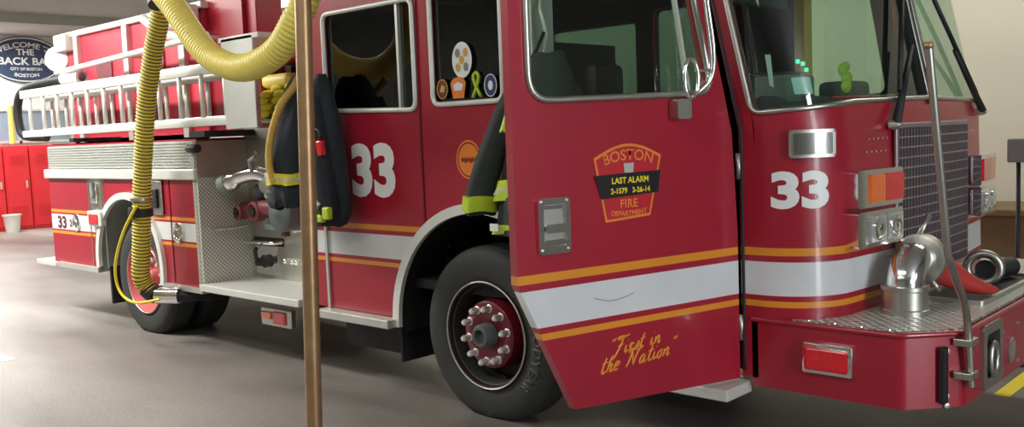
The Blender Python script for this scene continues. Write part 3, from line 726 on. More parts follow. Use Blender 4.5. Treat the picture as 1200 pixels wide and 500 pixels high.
link('marker_lens', box((-1.868, 3.862, .605), (-1.672, 3.874, .705), .01), 'redlens', sm)
def bf(s, z, d=0): return Vector((-1.27+d, s, z))
tf = part('tow_eye_frame', sheet(rrect(4.29, .50, 4.56, .785, .03), [rrect(4.335, .545, 4.515, .74, .02)], bf, .02, .02), 'steel', smooth=40, label='steel frame set in the bumper front')
link('frame_backing', sheet(rrect(4.33, .54, 4.52, .745, .02), [], bf, .003, .002), 'chassis', tf)
link('tow_eye', tube(bmesh.new(), [bf(4.425+.045*math.cos(a), .62+.07*math.sin(a), .02) for a in [2*PI*k/20 for k in range(20)]], .014, 8, closed=True), 'steel', tf, smooth=60)
fl = part('fog_lamp', lathe(bmesh.new(), bf(4.72, .60), (1, 0, 0), [(.06, 0), (.06, .015), (.045, .02), (0, .012)], 24), 'chrome', smooth=40)
for k, (y, z) in enumerate(((4.62, .70), (4.62, .52), (4.86, .70), (4.86, .52))):
    part('bolt', lathe(bmesh.new(), bf(y, z), (1, 0, 0), [(.012, 0), (.01, .008), (0, .01)], 10), 'chrome')
# chrome intake elbow
EB = Vector((-1.60, 4.33, .806))
dh = Vector((.04, .999, 0)); RB = .118
ep = [EB+Vector((0, 0, .02)), EB+Vector((0, 0, .110))]
for k in range(1, 15):
    a = math.radians(94*k/14); ep.append(EB+Vector((0, 0, .110))+dh*(RB-RB*math.cos(a))+Vector((0, 0, RB*math.sin(a))))
fd = (ep[-1]-ep[-2]).normalized(); ep.append(ep[-1]+fd*.05)
eb = part('intake_elbow', tube(bmesh.new(), ep, .084, 32), 'chrome', smooth=60, label='polished chrome suction elbow on the bumper deck')
link('swivel_ring', lathe(bmesh.new(), EB, (0, 0, 1), [(.108, 0), (.108, .02), (.10, .025), (.10, .105), (.105, .11), (.105, .128), (.09, .13)], 36), 'steel', eb, smooth=40)
fc_ = ep[-1]
link('coupling', lathe(bmesh.new(), fc_, fd, [(.10, -.03), (.118, -.02), (.118, .02), (.105, .03), (.09, .03)], 32), 'steel', eb, smooth=40)
link('coupling_lug', cyl(bmesh.new(), fc_+Vector((-.01, 0, .1)), fc_+Vector((.02, .06, .20)), .014, 10), 'steel', eb)
link('coupling_lug', cyl(bmesh.new(), fc_+Vector((.05, 0, -.1)), fc_+Vector((.08, .02, -.15)), .014, 10), 'steel', eb)
# guide pole
t = empty('rubber_hose', (-1.45, 4.75, .83), 'tapered red rubber hose lying behind the chrome elbow on the bumper', 'hose')
link('hose_body', tube(bmesh.new(), catmull([(-1.595, 4.55, 1.02), (-1.56, 4.62, .985), (-1.49, 4.70, .92), (-1.42, 4.77, .875), (-1.36, 4.85, .852)], 5), [.10-.085*k/20 for k in range(21)], 18), 'redrub', t, smooth=60)
t = empty('hose_coupling', (-1.52, 5.2, .83), 'chrome hose coupling ring lying in the tray on the bumper', 'coupling')
link('coupling_ring', tube(bmesh.new(), [(-1.52+.075*math.cos(a), 5.2+.02*math.cos(a), .90+.075*math.sin(a)) for a in [2*PI*k/28 for k in range(28)]], .022, 12, closed=True), 'steel', t, smooth=60)
link('hose_end', tube(bmesh.new(), catmull([(-1.52, 5.22, .89), (-1.52, 5.32, .875), (-1.5, 5.45, .87), (-1.48, 5.54, .87)], 5), .05, 16), 'black', t, smooth=60)
gp = part('guide_pole', tube(bmesh.new(), catmull([(-1.245, 4.10, .57), (-1.245, 4.075, .72), (-1.245, 4.05, .845), (-1.235, 3.975, .945), (-1.225, 3.855, 1.045), (-1.22, 3.74, 1.165)], 6)+[Vector((-1.22, 3.532, 1.951))], .0155, 10), 'steel', smooth=60, label='bent metal corner guide pole')
link('pole_cap', cyl(bmesh.new(), (-1.22, 3.536, 1.940), (-1.22, 3.530, 1.958), .017, 12), 'brass', gp)
for z_ in (.62, .76): link('pole_clamp', box((-1.30, 4.045, z_-.015), (-1.225, 4.13, z_+.015), .004), 'steel', gp)
part('corner_bracket', box((-1.345, 4.0, .50), (-1.315, 4.045, .74), .008), 'chassis')
for z_ in (.49, .53, .72): part('bolt', lathe(bmesh.new(), (-1.325, 4.04, z_), (.72, -.69, 0), [(.014, 0), (.012, .01), (0, .012)], 10), 'steel')
part('bumper_arm', box((-2.6, 4.5, .45), (-2.1, 4.62, .6)), 'chassis'); part('bumper_arm', box((-2.6, 5.6, .45), (-2.1, 5.72, .6)), 'chassis')
part('front_step', box((-2.62, 3.70, .44), (-2.16, 3.93, .495), .006), 'ladder', label='pale step end under the open door')

# --- wheels
def wheel(c, sgn, rimm, dish, lab):
    """tyre with its rim, hub and nuts; sgn -1 faces the photographer's side"""
    ax = Vector((0, sgn, 0)); c = Vector(c); R = .53
    prof = [(.30, -.27), (.40, -.285), (.47, -.27), (.515, -.24), (R, -.2), (R, -.07), (.518, -.03), (.49, -.008), (.45, 0), (.40, .002), (.36, -.004), (.325, -.012), (.295, -.03), (.29, -.1), (.29, -.2), (.30, -.27)]
    bm = bmesh.new(); ax_ = ax; u = ax_.orthogonal()
    lathe(bm, c, ax, prof, 72, False)
    # tread blocks
    for v in bm.verts: v.co.z = max(v.co.z, 0)
    t = link('tyre', bm, 'tyre', FE, c, 50, lab)
    gr = bmesh.new()
    for k in range(72):
        a = 2*PI*k/72; m = Matrix.Rotation(a, 4, 'Y')
        n0 = len(gr.verts); r = bmesh.ops.create_cube(gr, size=1)['verts']
        for v in r:
            q = Vector((v.co.x*.036, (v.co.y*.16)+sgn*(-.14), v.co.z*.008+.527)); v.co = c+m@q; v.co.z = max(v.co.z, .001)
    link('tread_block', gr, 'tyre', t, c)
    b2 = bmesh.new()
    if dish:
        lathe(b2, c, ax, [(.328, -.012), (.322, .004), (.304, -.004), (.280, -.06), (.262, -.13), (.20, -.15), (.16, -.13), (.12, -.125), (0, -.125)], 56, False)
    else:
        lathe(b2, c, ax, [(.328, -.012), (.322, .004), (.310, -.002), (.302, -.03), (.295, -.14), (.27, -.17), (.18, -.17), (0, -.17)], 56, False)
        b3 = lathe(bmesh.new(), c, ax, [(.215, -.165), (.208, -.06), (.200, -.035), (.185, -.026), (.12, -.026), (.10, -.038), (0, -.038)], 48)
        link('wheel_disc', b3, rimm, t, c, 35)
    rm = link('rim', b2, rimm if dish else 'rimdark', t, c, 35)
    ring = bmesh.new(); tube(ring, [c+ax*.002+Vector((.321*math.cos(a), 0, .321*math.sin(a))) for a in [2*PI*k/64 for k in range(64)]], .006, 8, closed=True)
    link('rim_edge', ring, 'steel', t, c, 60)
    off = -.035 if not dish else -.135
    for k in range(10):
        a = 2*PI*k/10+.2; q = c+Vector((.162*math.cos(a), 0, .162*math.sin(a)))+ax*off
        link('lug_nut', lathe(bmesh.new(), q, ax, [(.026, 0), (.026, .012), (.019, .016), (.019, .045), (.021, .055), (.015, .068), (0, .072)], 12), 'nut', t, q, 50)
    hbm = lathe(bmesh.new(), c+ax*off, ax, [(.075, 0), (.070, .07), (.058, .085), (.044, .086), (.040, .05), (0, .05)], 28)
    link('hub', hbm, 'dash' if not dish else rimm, t, c, 40)
    return t
FW = wheel((-3.90, 3.915, .50), -1, 'rim', False, 'front wheel with chrome nuts and maroon rim')
gy = bmesh.new()
def circ(s, z, d=0): return Vector((-3.90+s, 3.915+.006-d, .50+z))
b = text_mesh('GOODYEAR', .062, .004, 1.1)
for k in range(60): bmesh.ops.bisect_plane(b, geom=b.verts[:]+b.edges[:]+b.faces[:], plane_co=(-.6+k*.02, 0, 0), plane_no=(1, 0, 0))
r = bmesh.ops.extrude_face_region(b, geom=b.faces[:])
for v in [g_ for g_ in r['geom'] if isinstance(g_, bmesh.types.BMVert)]: v.co.z = .01
for v in b.verts:
    a = v.co.x/.40; R_ = .385+v.co.y; th_ = PI/2-(a+PI/2+.15)
    v.co = circ(R_*math.cos(th_), R_*math.sin(th_), v.co.z)
link('tyre_lettering', b, 'tyretext', FW, None)
wheel((-8.28, 3.95, .50), -1, 'rimpink', True, 'rear wheel with faded red rim')
wheel((-8.28, 4.29, .50), -1, 'rimpink', True, 'inner rear wheel')
wheel((-3.90, 6.235, .50), 1, 'rim', False, 'front wheel on the far side')
wheel((-8.28, 6.2, .50), 1, 'rimpink', True, 'rear wheel on the far side')
# chassis
for y in (4.72, 5.42): part('chassis_rail', box((-10.0, y, .55), (-2.1, y+.08, .80)), 'chassis')
for x in (-3.93, -8.30): part('axle', cyl(bmesh.new(), (x, 4.2, .5), (x, 6.0, .5), .09, 16), 'chassis')
part('fuel_tank', cyl(bmesh.new(), (-7.2, 5.0, .45), (-6.0, 5.0, .45), .2, 24), 'chassis')
part('under_panel', box((-7.2, 4.5, .35), (-4.75, 4.56, .75)), 'chassis')
part('battery_box', box((-5.5, 4.1, .22), (-4.85, 4.5, .52), .01), 'chassis')
part('engine_sump', box((-3.4, 4.8, .3), (-2.3, 5.4, .8), .03), 'chassis')

# --- rear body
RC, RR = (-8.40, .62), .64
rout = [(-10.13, .545), (-9.04, .545)] + arc(RC, RR, 180, 0, 30) + [(-7.76, .50), (-7.12, .50), (-7.12, 1.42), (-10.13, 1.42)]
rb_ = part('rear_body_side', sheet(rout, [], side, 0, .04), 'rear', smooth=30)
tr = arc(RC, .665, 185, -12, 40)+arc(RC, .605, -12, 185, 40)
part('wheel_arch_trim', sheet(tr, [], side, .035, .035), 'whitem', smooth=40, label='polished rear wheel arch trim')
part('wheel_well', liner(RC, .615, 190, -15, 3.905, 4.65), 'grey', smooth=60)
part('mud_flap', box((-8.98, 3.95, .20), (-8.95, 4.4, .56)), 'black'); part('mud_flap', box((-4.72, 3.95, .22), (-4.70, 4.4, .6)), 'black')
rear = box((-10.13, 3.95, .55), (-10.09, 6.25, 1.75)); bx(rear, (-10.13, 6.2, .55), (-7.12, 6.3, 1.75)); bx(rear, (-10.13, 3.92, 1.70), (-7.12, 6.3, 1.74))
part('rear_body_shell', rear, 'red')
ru = bmesh.new(); bx(ru, (-10.11, 3.905, 1.50), (-7.12, 3.95, 1.725))
for k in range(9): bx(ru, (-10.11, 3.897, 1.507+.0245*k), (-7.12, 3.906, 1.519+.0245*k))
part('ribbed_panel', ru, 'alu', label='ribbed aluminium upper panel')
part('body_ledge', box((-10.15, 3.86, 1.405), (-7.10, 3.95, 1.495), .012), 'ladder', label='pale aluminium ledge above the compartments')
part('end_panel', box((-7.14, 3.89, .50), (-7.09, 4.36, 1.42)), 'tread', label='diamond treadplate end panel')
part('end_panel', box((-7.14, 3.89, 1.42), (-7.09, 4.36, 1.72)), 'steel', label='plain metal end panel')
part('edge_moulding', box((-7.165, 3.885, .50), (-7.12, 3.9, 1.72)), 'tread')
part('grab_step', box((-7.10, 3.98, .985), (-7.0, 4.3, 1.005), .004), 'chrome', label='folding chrome step on the treadplate end panel')
part('latch', cyl(bmesh.new(), (-7.16, 3.87, 1.66), (-7.02, 3.87, 1.66), .035, 12), 'chassis')
for x in (-9.19, -8.87):
    part('compartment_seam', box((x-.008, 3.893, .56), (x+.008, 3.901, 1.40)), 'steel')
part('hinge_post', box((-9.17, 3.894, 1.0), (-8.9, 3.9, 1.40)), 'steel', label='metal panel between the rear compartments')
part('paddle_latch', box((-9.1, 3.868, 1.17), (-8.98, 3.894, 1.37), .01), 'chrome', smooth=40)
mk = part('side_marker', box((-9.13, 3.84, .96), (-8.84, 3.898, 1.10), .008), 'ladder', label='square red marker lamp in a pale housing')
link('marker_lens', box((-9.09, 3.832, .975), (-8.90, 3.842, 1.07), .006), 'redlens', mk)
pl2 = part('paddle_latch', box((-7.93, 3.875, 1.10), (-7.70, 3.897, 1.40), .01), 'steel', label='dark paddle latch behind the yellow hose')
link('paddle', box((-7.88, 3.855, 1.16), (-7.75, 3.877, 1.33), .01), 'chassis', pl2)
part('compartment_seam', box((-7.60, 3.894, .52), (-7.59, 3.901, 1.40)), 'dkred')
for x, z in ((-7.48, .955), (-9.52, .965)):
    o = part('ring_latch', lathe(bmesh.new(), side(x, z), (0, -1, 0), [(.085, 0), (.085, .012), (.065, .018), (.055, .006), (0, .006)], 28), 'chrome', smooth=40, label='round chrome ring latch')
    link('ring', tube(bmesh.new(), [side(x+.035*math.cos(a), z-.01+.04*math.sin(a), .018) for a in [2*PI*k/16 for k in range(16)]], .007, 6, closed=True), 'steel', o)
part('side_number', text('33', .12, side, -9.87, .905, .003, bold=.006, sx=1.35), 'dkred', label='small dark red 33 on the white stripe')
part('side_number', text('2', .07, side, -9.665, .925, .003, bold=.003, sx=1.0), 'dkred', label='small dark character beside the 33')
part('body_rail', box((-9.05-.02, 3.88, .50), (-10.13, 3.93, .55)), 'alu')
part('body_rail', box((-7.76, 3.87, .47), (-7.1, 3.93, .51)), 'alu')
tb = box((-10.50, 3.85, .50), (-10.0, 6.3, .55), .008)
part('tail_step', tb, 'ladder', label='rear tail step')
# running board and pump panel
part('running_board', box((-7.09, 3.84, .50), (-5.70, 4.36, .555), .006), 'ladder', label='pale running board below the pump panel')
part('pump_panel', box((-7.10, 4.35, .53), (-5.6, 4.42, 1.84)), 'steel', label='stainless pump operator panel')
part('crosslay_bed', box((-7.0, 4.38, 1.84), (-5.6, 6.2, 1.88)), 'grey', label='hose bed above the pump')
part('crosslay_wall', box((-6.95, 4.75, 1.88), (-5.62, 4.80, 2.33)), 'dark'); part('crosslay_wall', box((-7.1, 4.42, 1.86), (-7.0, 6.2, 2.5)), 'grey')
part('crosslay_cover', box((-6.9, 4.3, 2.33), (-5.62, 6.2, 2.37), .01), 'pinkred')
mt = bmesh.new()
def on43(x, z, d=0): return Vector((x, 4.35-d, z))
# big intake caps
c_ = on43(-6.28, 1.14)
lg = part('steamer_cap', lathe(bmesh.new(), c_, (0, -1, 0), [(.11, 0), (.11, .12), (.145, .125), (.15, .14), (.15, .24), (.12, .26), (.05, .265), (.03, .28), (0, .28)], 32), 'dash', smooth=40, label='large dark round intake cap')
lb_ = bmesh.new()
for k in range(3):
    a = .5+k*2*PI/3; q = c_+Vector((.16*math.cos(a), -.19, .16*math.sin(a))); bx(lb_, q-Vector((.025,)*3), q+Vector((.025,)*3), .005)
link('cap_lug', lb_, 'maroon', lg)
for x, z, r in ((-6.72, 1.135, .085), (-7.0+.04, 1.12, .062)):
    o = part('discharge_cap', lathe(bmesh.new(), on43(x, z), (0, -1, 0), [(r*.75, 0), (r*.75, .12), (r, .125), (r, .20), (r*.7, .21), (r*.6, .19), (0, .19)], 24), 'maroon', smooth=40, label='dull red discharge fitting')
    link('cap_socket', lathe(bmesh.new(), on43(x, z, .2), (0, -1, 0), [(r*.45, 0), (r*.45, .015), (0, .015)], 18), 'chassis', o)
part('valve_manifold', tube(bmesh.new(), catmull([on43(-7.0, 1.13, .10), on43(-6.7, 1.16, .13), on43(-6.4, 1.15, .1)], 5), .07, 14), 'maroon', smooth=60)
vv = part('gated_valve', tube(bmesh.new(), catmull([on43(-6.92, 1.37, .28), on43(-6.78, 1.42, .25), on43(-6.6, 1.44, .2), on43(-6.42, 1.36, .12), on43(-6.40, 1.28, .02)], 6), [.075]*4+[.06]*21, 16), 'chrome', smooth=60, label='chrome gated valve with two outlets')
link('valve_mouth', tube(bmesh.new(), [on43(-6.92, 1.37, .28), on43(-6.98, 1.345, .30)], .08, 18), 'grey', vv, 60)
link('valve_body', lathe(bmesh.new(), on43(-6.5, 1.36, .10), (0, -1, .1), [(.0, -.05), (.09, -.02), (.10, .06), (.08, .12), (.03, .13), (0, .13)], 22), 'steel', vv, 45)
link('valve_handle', tube(bmesh.new(), [on43(-6.62, 1.42, .24), on43(-6.60, 1.55, .27), on43(-6.52, 1.58, .27)], .02, 10), 'grey', vv, 60)
vl = part('gated_valve', cyl(bmesh.new(), on43(-6.78, 1.25, .06), on43(-6.28, 1.27, .12), .035, 14), 'steel', smooth=40, label='steel valve stem between the outlets')
link('valve_knob', lathe(bmesh.new(), on43(-6.72, 1.28, .1), (0, -1, .3), [(.03, 0), (.06, .02), (.06, .06), (.04, .08), (0, .08)], 18), 'dash', vl, 45)
link('valve_knob', lathe(bmesh.new(), on43(-6.52, 1.26, .1), (0, -1, .3), [(.03, 0), (.055, .02), (.055, .07), (.04, .09), (0, .09)], 18), 'grey', vl, 45)
pt = part('port_plate', sheet(rrect(-7.02, .585, -6.70, .82, .01), [], on43, .006, .006), 'chrome', label='small chrome drain valve plate')
link('drain_valve', lathe(bmesh.new(), on43(-6.86, .70, .006), (0, -1, 0), [(.05, 0), (.055, .03), (.035, .05), (.03, .1), (0, .11)], 20), 'black', pt, 45)
link('valve_lever', tube(bmesh.new(), [on43(-6.86, .70, .10), on43(-6.82, .80, .14), on43(-6.78, .83, .15)], .016, 8), 'chassis', pt, 60)
sh = part('drip_shelf', tube(bmesh.new(), [on43(-7.04, .86, 0), on43(-7.04, .86, .09), on43(-6.62, .87, .09), on43(-6.62, .87, 0)], .015, 8), 'chrome', smooth=60, label='chrome pull bar on the pump panel')
link('shelf_recess', sheet(rrect(-7.05, .83, -6.60, .90, .01), [], on43, .003, .002), 'chassis', sh)
part('panel_label', sheet(rrect(-6.87, .965, -6.72, 1.01, .004), [], on43, .003, .001), 'bluepaper', label='small pale green label')
for k, x in enumerate((-6.58, -6.48, -6.42, -6.33)):
    part('panel_knob', lathe(bmesh.new(), on43(x, .715), (0, -1, 0), [(.022, 0), (.022, .02), (.012, .03), (0, .032)], 14), 'chrome', smooth=45)
o = part('round_port', lathe(bmesh.new(), on43(-6.2, .93), (0, -1, 0), [(.075, 0), (.075, .02), (.055, .025), (.05, .01), (0, .01)], 24), 'chrome', smooth=40)
link('port_socket', lathe(bmesh.new(), on43(-6.2, .93, .012), (0, -1, 0), [(.04, 0), (.035, .01), (0, .01)], 20), 'chassis', o)
for x, z in ((-6.9, 1.6), (-6.35, 1.66), (-6.42, .98)): part('panel_knob', lathe(bmesh.new(), on43(x, z), (0, -1, 0), [(.02, 0), (.02, .03), (0, .032)], 14), 'chrome', smooth=45)
mk = part('underbody_marker', box((-6.42, 3.98, .28), (-6.02, 4.04, .42), .01), 'steel', label='lamp under the running board')
link('marker_lens', box((-6.24, 3.965, .30), (-6.08, 3.985, .40), .008), 'redlens', mk, label='red lens')
link('marker_lens', box((-6.40, 3.965, .33), (-6.27, 3.985, .39), .008), 'amber', mk, label='amber lens')
# hose bed and rails behind the ladder
part('hose_bed_side', box((-10.65, 4.40, 1.74), (-7.75, 4.46, 2.90)), 'pinkred', label='red hose bed side')
part('hose_bed_side', box((-10.65, 6.1, 1.74), (-7.75, 6.16, 2.0)), 'pinkred', label='far hose bed side')
part('hose_bed_cap', box((-10.7, 4.36, 2.89), (-7.7, 4.47, 2.95), .01), 'whitem', label='white edge along the top of the hose bed')
part('hose_bed_floor', box((-10.6, 4.4, 1.74), (-7.1, 6.16, 1.79)), 'alu')
for x in (-10.35, -9.2, -8.1): part('hose_bed_post', box((x-.04, 4.36, 1.76), (x+.06, 4.40, 2.89)), 'alu')
for x in (-9.75, -8.65): part('hose_bed_panel', box((x-.18, 4.385, 1.9), (x+.18, 4.402, 2.6), .005), 'maroon')
eb_ = box((-7.75, 4.44, 1.75), (-6.95, 4.70, 3.05), .01); bx(eb_, (-7.45, 4.40, 1.8), (-7.1, 4.45, 2.9))
part('equipment_locker', eb_, 'red', label='tall red equipment locker behind the pump')
hr = part('handrail', tube(bmesh.new(), [(-10.35, 4.15, 2.50), (-7.25, 4.15, 2.60)], .028, 12), 'whitem', smooth=60, label='white handrail over the ladder')
for x, z in ((-10.2, 2.505), (-8.8, 2.55), (-7.4, 2.595)): link('rail_bracket', cyl(bmesh.new(), (x, 4.15, z), (x, 4.40, z), .018, 8), 'whitem', hr)
l = part('scene_light', lathe(bmesh.new(), (-10.75, 4.32, 2.68), (.6, -.8, 0), [(0, -.12), (.08, -.1), (.13, -.03), (.135, 0), (.12, .01), (0, .02)], 28), 'white', smooth=45, label='round white scene light at the rear')
link('lamp_box', box((-10.75, 4.30, 2.75), (-10.45, 4.5, 2.93), .01), 'whitem', l)
link('lamp_bracket', box((-10.78, 4.38, 2.3), (-10.68, 4.44, 2.68)), 'grey', l)
l = part('scene_light', box((-8.0, 4.15, 2.72), (-7.72, 4.36, 2.92), .02), 'white', smooth=45, label='boxy white scene light by the locker')
link('lamp_arm', tube(bmesh.new(), [(-8.55, 4.25, 2.88), (-8.2, 4.25, 2.7), (-7.8, 4.3, 2.62)], .045, 10), 'whitem', l, 60)
rk = part('ladder_rack', box((-6.62, 3.90, 1.80), (-6.18, 3.94, 2.49), .006), 'alu', label='upright aluminium ladder rack plate')
link('rack_arm', box((-6.66, 3.9, 2.46), (-6.10, 4.35, 2.50), .006), 'whitem', rk)
link('rack_arm', box((-6.45, 3.94, 1.80), (-6.35, 4.38, 1.84), .006), 'steel', rk)
part('rack_arm', box((-9.6, 3.92, 1.76), (-9.5, 4.4, 1.80)), 'chassis'); part('rack_arm', box((-7.2, 3.9, 1.75), (-6.95, 4.4, 1.80)), 'chassis')
tpp = part('tail_pipe', tube(bmesh.new(), catmull([(-7.35, 5.0, .40), (-7.36, 4.4, .41), (-7.40, 4.0, .42), (-7.50, 3.82, .43)], 6), .055, 16), 'chassis', smooth=60)
link('exhaust_tip', tube(bmesh.new(), [(-7.46, 3.86, .428), (-7.62, 3.735, .435)], .07, 18), 'chrome', tpp, smooth=60, label='chrome exhaust tip')

# --- ladders on the rack: each a thing
def ladder(y, x0, x1, z0, z1, ph, lab, rails=(.07, .085)):
    t = empty('ground_ladder', ((x0+x1)/2, y, z0), lab, 'ladder', 'ladders stowed on the side rack')
    for zz, h in ((z0, rails[0]), (z1-rails[1], rails[1])):
        link('rail', box((x0, y-.025, zz), (x1, y+.025, zz+h), .008), 'ladder', t, smooth=40)
    x = x0+ph
    while x < x1-.05:
        link('rung', cyl(bmesh.new(), (x, y, z0+.03), (x, y, z1-.03), .020, 10), 'ladder', t, at=(x, y, z0)); x += .355
ladder(3.93, -10.75, -6.25, 1.835, 2.33, .2, 'aluminium ladder hung on edge on the outer side of the rack')
ladder(4.09, -10.6, -6.6, 1.85, 2.29, .22, 'second aluminium ladder stowed just behind the outer ladder')
t = empty('suction_hose', (-10.9, 4.05, 1.8), 'dark curved suction hose bending round the rear end of the ladders', 'hose')
sp_ = catmull([(-9.9, 4.22, 2.43), (-10.58, 4.16, 2.42), (-10.98, 4.05, 2.36), (-11.12, 4.02, 2.22), (-11.14, 4.02, 2.0), (-11.08, 4.05, 1.86), (-10.8, 4.18, 1.83)], 6)
link('hose_body', tube(bmesh.new(), sp_, .045, 16), 'chassis', t, smooth=60)
link('coupling', tube(bmesh.new(), sp_[:4], .068, 16), 'whitem', t, smooth=60)
link('coupling', tube(bmesh.new(), [(-11.24, 3.98, 2.2), (-11.26, 3.98, 1.78)], .03, 12), 'hosepale', t, smooth=60, label='yellow sleeve strip')

# --- folded fire hose over the pump
t = empty('fire_hose', (-6.5, 4.45, 1.88), 'yellow fire hose folded in layers above the pump panel', 'fire hose')
k = 0
for row in range(5):
    for colm in range(3):
        x = -6.84+.17*colm+.03*(row % 2); z = 1.905+.052*row
        if row == 4 and colm == 0: continue
        y0 = 4.36+.02*((row*3+colm) % 3)
        P = [(x, 4.56, z), (x, y0+.05, z+.004), (x+.01, y0+.01, z+.012), (x+.01, y0+.05, z+.03), (x+.01, 4.56, z+.035)]
        fb = tube(bmesh.new(), catmull(P, 4), .027, 10)
        for v in fb.verts: v.co.x = x+(v.co.x-x)*2.6
        link('fold', fb, 'fhose', t, smooth=60)
fb = box((-6.86, 4.38, 2.13), (-6.48, 4.56, 2.24), .04)
link('fold', fb, 'hosepale', t, smooth=60, label='pale yellow rolled bundle')
for k in range(3):
    fb = tube(bmesh.new(), catmull([(-6.32+.1*k, 4.5, 2.08+.05*k), (-6.3+.1*k, 4.34, 2.10+.05*k), (-6.28+.1*k, 4.30, 2.0), (-6.27+.1*k, 4.33, 1.92)], 5), .035, 10)
    link('fold', fb, 'fhose', t, smooth=60)
# tan hose strap
th_ = catmull([(-5.12, 3.56, 2.10), (-5.20, 3.57, 2.04), (-5.37, 3.57, 1.92), (-5.50, 3.57, 1.72), (-5.54, 3.57, 1.55), (-5.52, 3.58, 1.42)], 8)
tb2 = tube(bmesh.new(), th_, .026, 12)
tag(link('hose_strap', tb2, 'tan', smooth=60, at=(-5.52, 3.58, 1.42)), 'tan webbing hose strap curving down beside the dark coat', 'strap')

# ------------------------------------------------------------------ turnout coats
def loft(rows, seg=30, folds=7, amp=.15, ph=0, seed=1):
    """rows: (z, x0, x1, ycentre, ydepth)"""
    rng = random.Random(seed); bm = bmesh.new(); rings = []
    # resample rows
    R = []
    for a, b_ in zip(rows, rows[1:]):
        for q in range(5): R.append([a[i]+(b_[i]-a[i])*q/5 for i in range(5)])
    R.append(list(rows[-1])); n = len(R)
    for i, (z, xa, xb, yc, yd) in enumerate(R):
        ring = []; fa = amp*(.3+.7*i/n)
        for k in range(seg):
            a = 2*PI*k/seg; m = 1+fa*math.sin(folds*a+ph+i*.10)+fa*.5*math.sin(3*a+i*.22+seed)
            ring.append(bm.verts.new(((xa+xb)/2+(xb-xa)/2*math.cos(a)*(1+.3*fa*math.sin(5*a+i*.3)), yc+yd/2*math.sin(a)*m, z+.006*math.sin(4*a+seed))))
        rings.append(ring)
    for A, B in zip(rings, rings[1:]):
        for k in range(seg): bm.faces.new((A[k], A[(k+1) % seg], B[(k+1) % seg], B[k]))
    bm.faces.new(rings[0][::-1]); bm.faces.new(rings[-1]); bmesh.ops.recalc_face_normals(bm, faces=bm.faces)
    return bm
def interp(rows, z):
    for a, b_ in zip(rows, rows[1:]):
        if a[0] >= z >= b_[0]:
            t_ = (a[0]-z)/(a[0]-b_[0]); return [a[i]+(b_[i]-a[i])*t_ for i in range(5)]
    return list(rows[-1])
def band(rows, z0, z1, grow=.012):
    a, b_ = interp(rows, z1), interp(rows, z0)
    return [(r[0], r[1]-grow, r[2]+grow, r[3], r[4]*1.14+2*grow) for r in (a, b_)]
# coat by the open door
t = empty('turnout_coat', (-3.6, 3.76, 1.1), 'dark firefighter coat with lime bands hanging at the open cab doorway', 'coat')
ra = [(2.10, -3.33, -3.13, 3.80, .10), (1.98, -3.38, -3.08, 3.79, .16), (1.80, -3.48, -3.03, 3.77, .20), (1.55, -3.54, -3.03, 3.77, .22), (1.32, -3.58, -3.00, 3.76, .24), (1.14, -3.60, -3.00, 3.76, .24)]
link('coat_body', loft(ra, seed=3), 'coat2', t, smooth=60)
link('reflective_band', loft(band(ra, 1.33, 1.44), seed=3), 'lime', t, smooth=60)
link('reflective_band', loft(band(ra, 1.365, 1.40, .015), seed=3), 'silverref', t, smooth=60)
link('reflective_band', loft(band(ra, 1.15, 1.20), seed=3), 'lime', t, smooth=60)
sl = [(1.98, -3.42, -3.30, 3.73, .10), (1.80, -3.54, -3.38, 3.71, .13), (1.55, -3.68, -3.50, 3.70, .14), (1.38, -3.76, -3.57, 3.70, .15), (1.25, -3.78, -3.58, 3.70, .15)]
link('sleeve', loft(sl, seed=5, amp=.06), 'coat2', t, smooth=60)
link('cuff_band', loft(band(sl, 1.27, 1.35), seed=5, amp=.06), 'lime', t, smooth=60)
link('sleeve_stripe', loft([(1.88, -3.38, -3.34, 3.655, .03), (1.70, -3.45, -3.40, 3.64, .03)], amp=.02), 'lime', t, smooth=60)
link('hang_loop', tube(bmesh.new(), [(-3.35, 3.80, 2.08), (-3.34, 3.84, 2.14), (-3.335, 3.89, 2.22)], .01, 8), 'black', t)
link('tag', box((-3.54, 3.625, 1.17), (-3.48, 3.63, 1.21)), 'white', t)
# coat beside the pump (left of the brass pole)
t = empty('turnout_coat', (-5.65, 3.74, 1.1), 'dark navy firefighter coat with a yellow band, left of the brass pole', 'coat')
rb2 = [(2.12, -5.42, -5.25, 3.72, .10), (2.02, -5.50, -5.20, 3.72, .18), (1.80, -5.62, -5.29, 3.71, .18), (1.55, -5.69, -5.34, 3.70, .19), (1.40, -5.68, -5.36, 3.70, .19), (1.30, -5.64, -5.38, 3.70, .19), (1.245, -5.60, -5.40, 3.70, .16)]
link('coat_body', loft(rb2, seed=8), 'coat', t, smooth=60)
link('reflective_band', loft(band(rb2, 1.40, 1.475), seed=8), 'yel', t, smooth=60)
link('reflective_band', loft(band(rb2, 1.425, 1.45, .015), seed=8), 'silverref', t, smooth=60)
link('glove', tube(bmesh.new(), catmull([(-5.66, 3.70, 1.34), (-5.62, 3.64, 1.29), (-5.54, 3.64, 1.27)], 4), [.03]*3+[.05]*6, 12), 'coat', t, smooth=60)
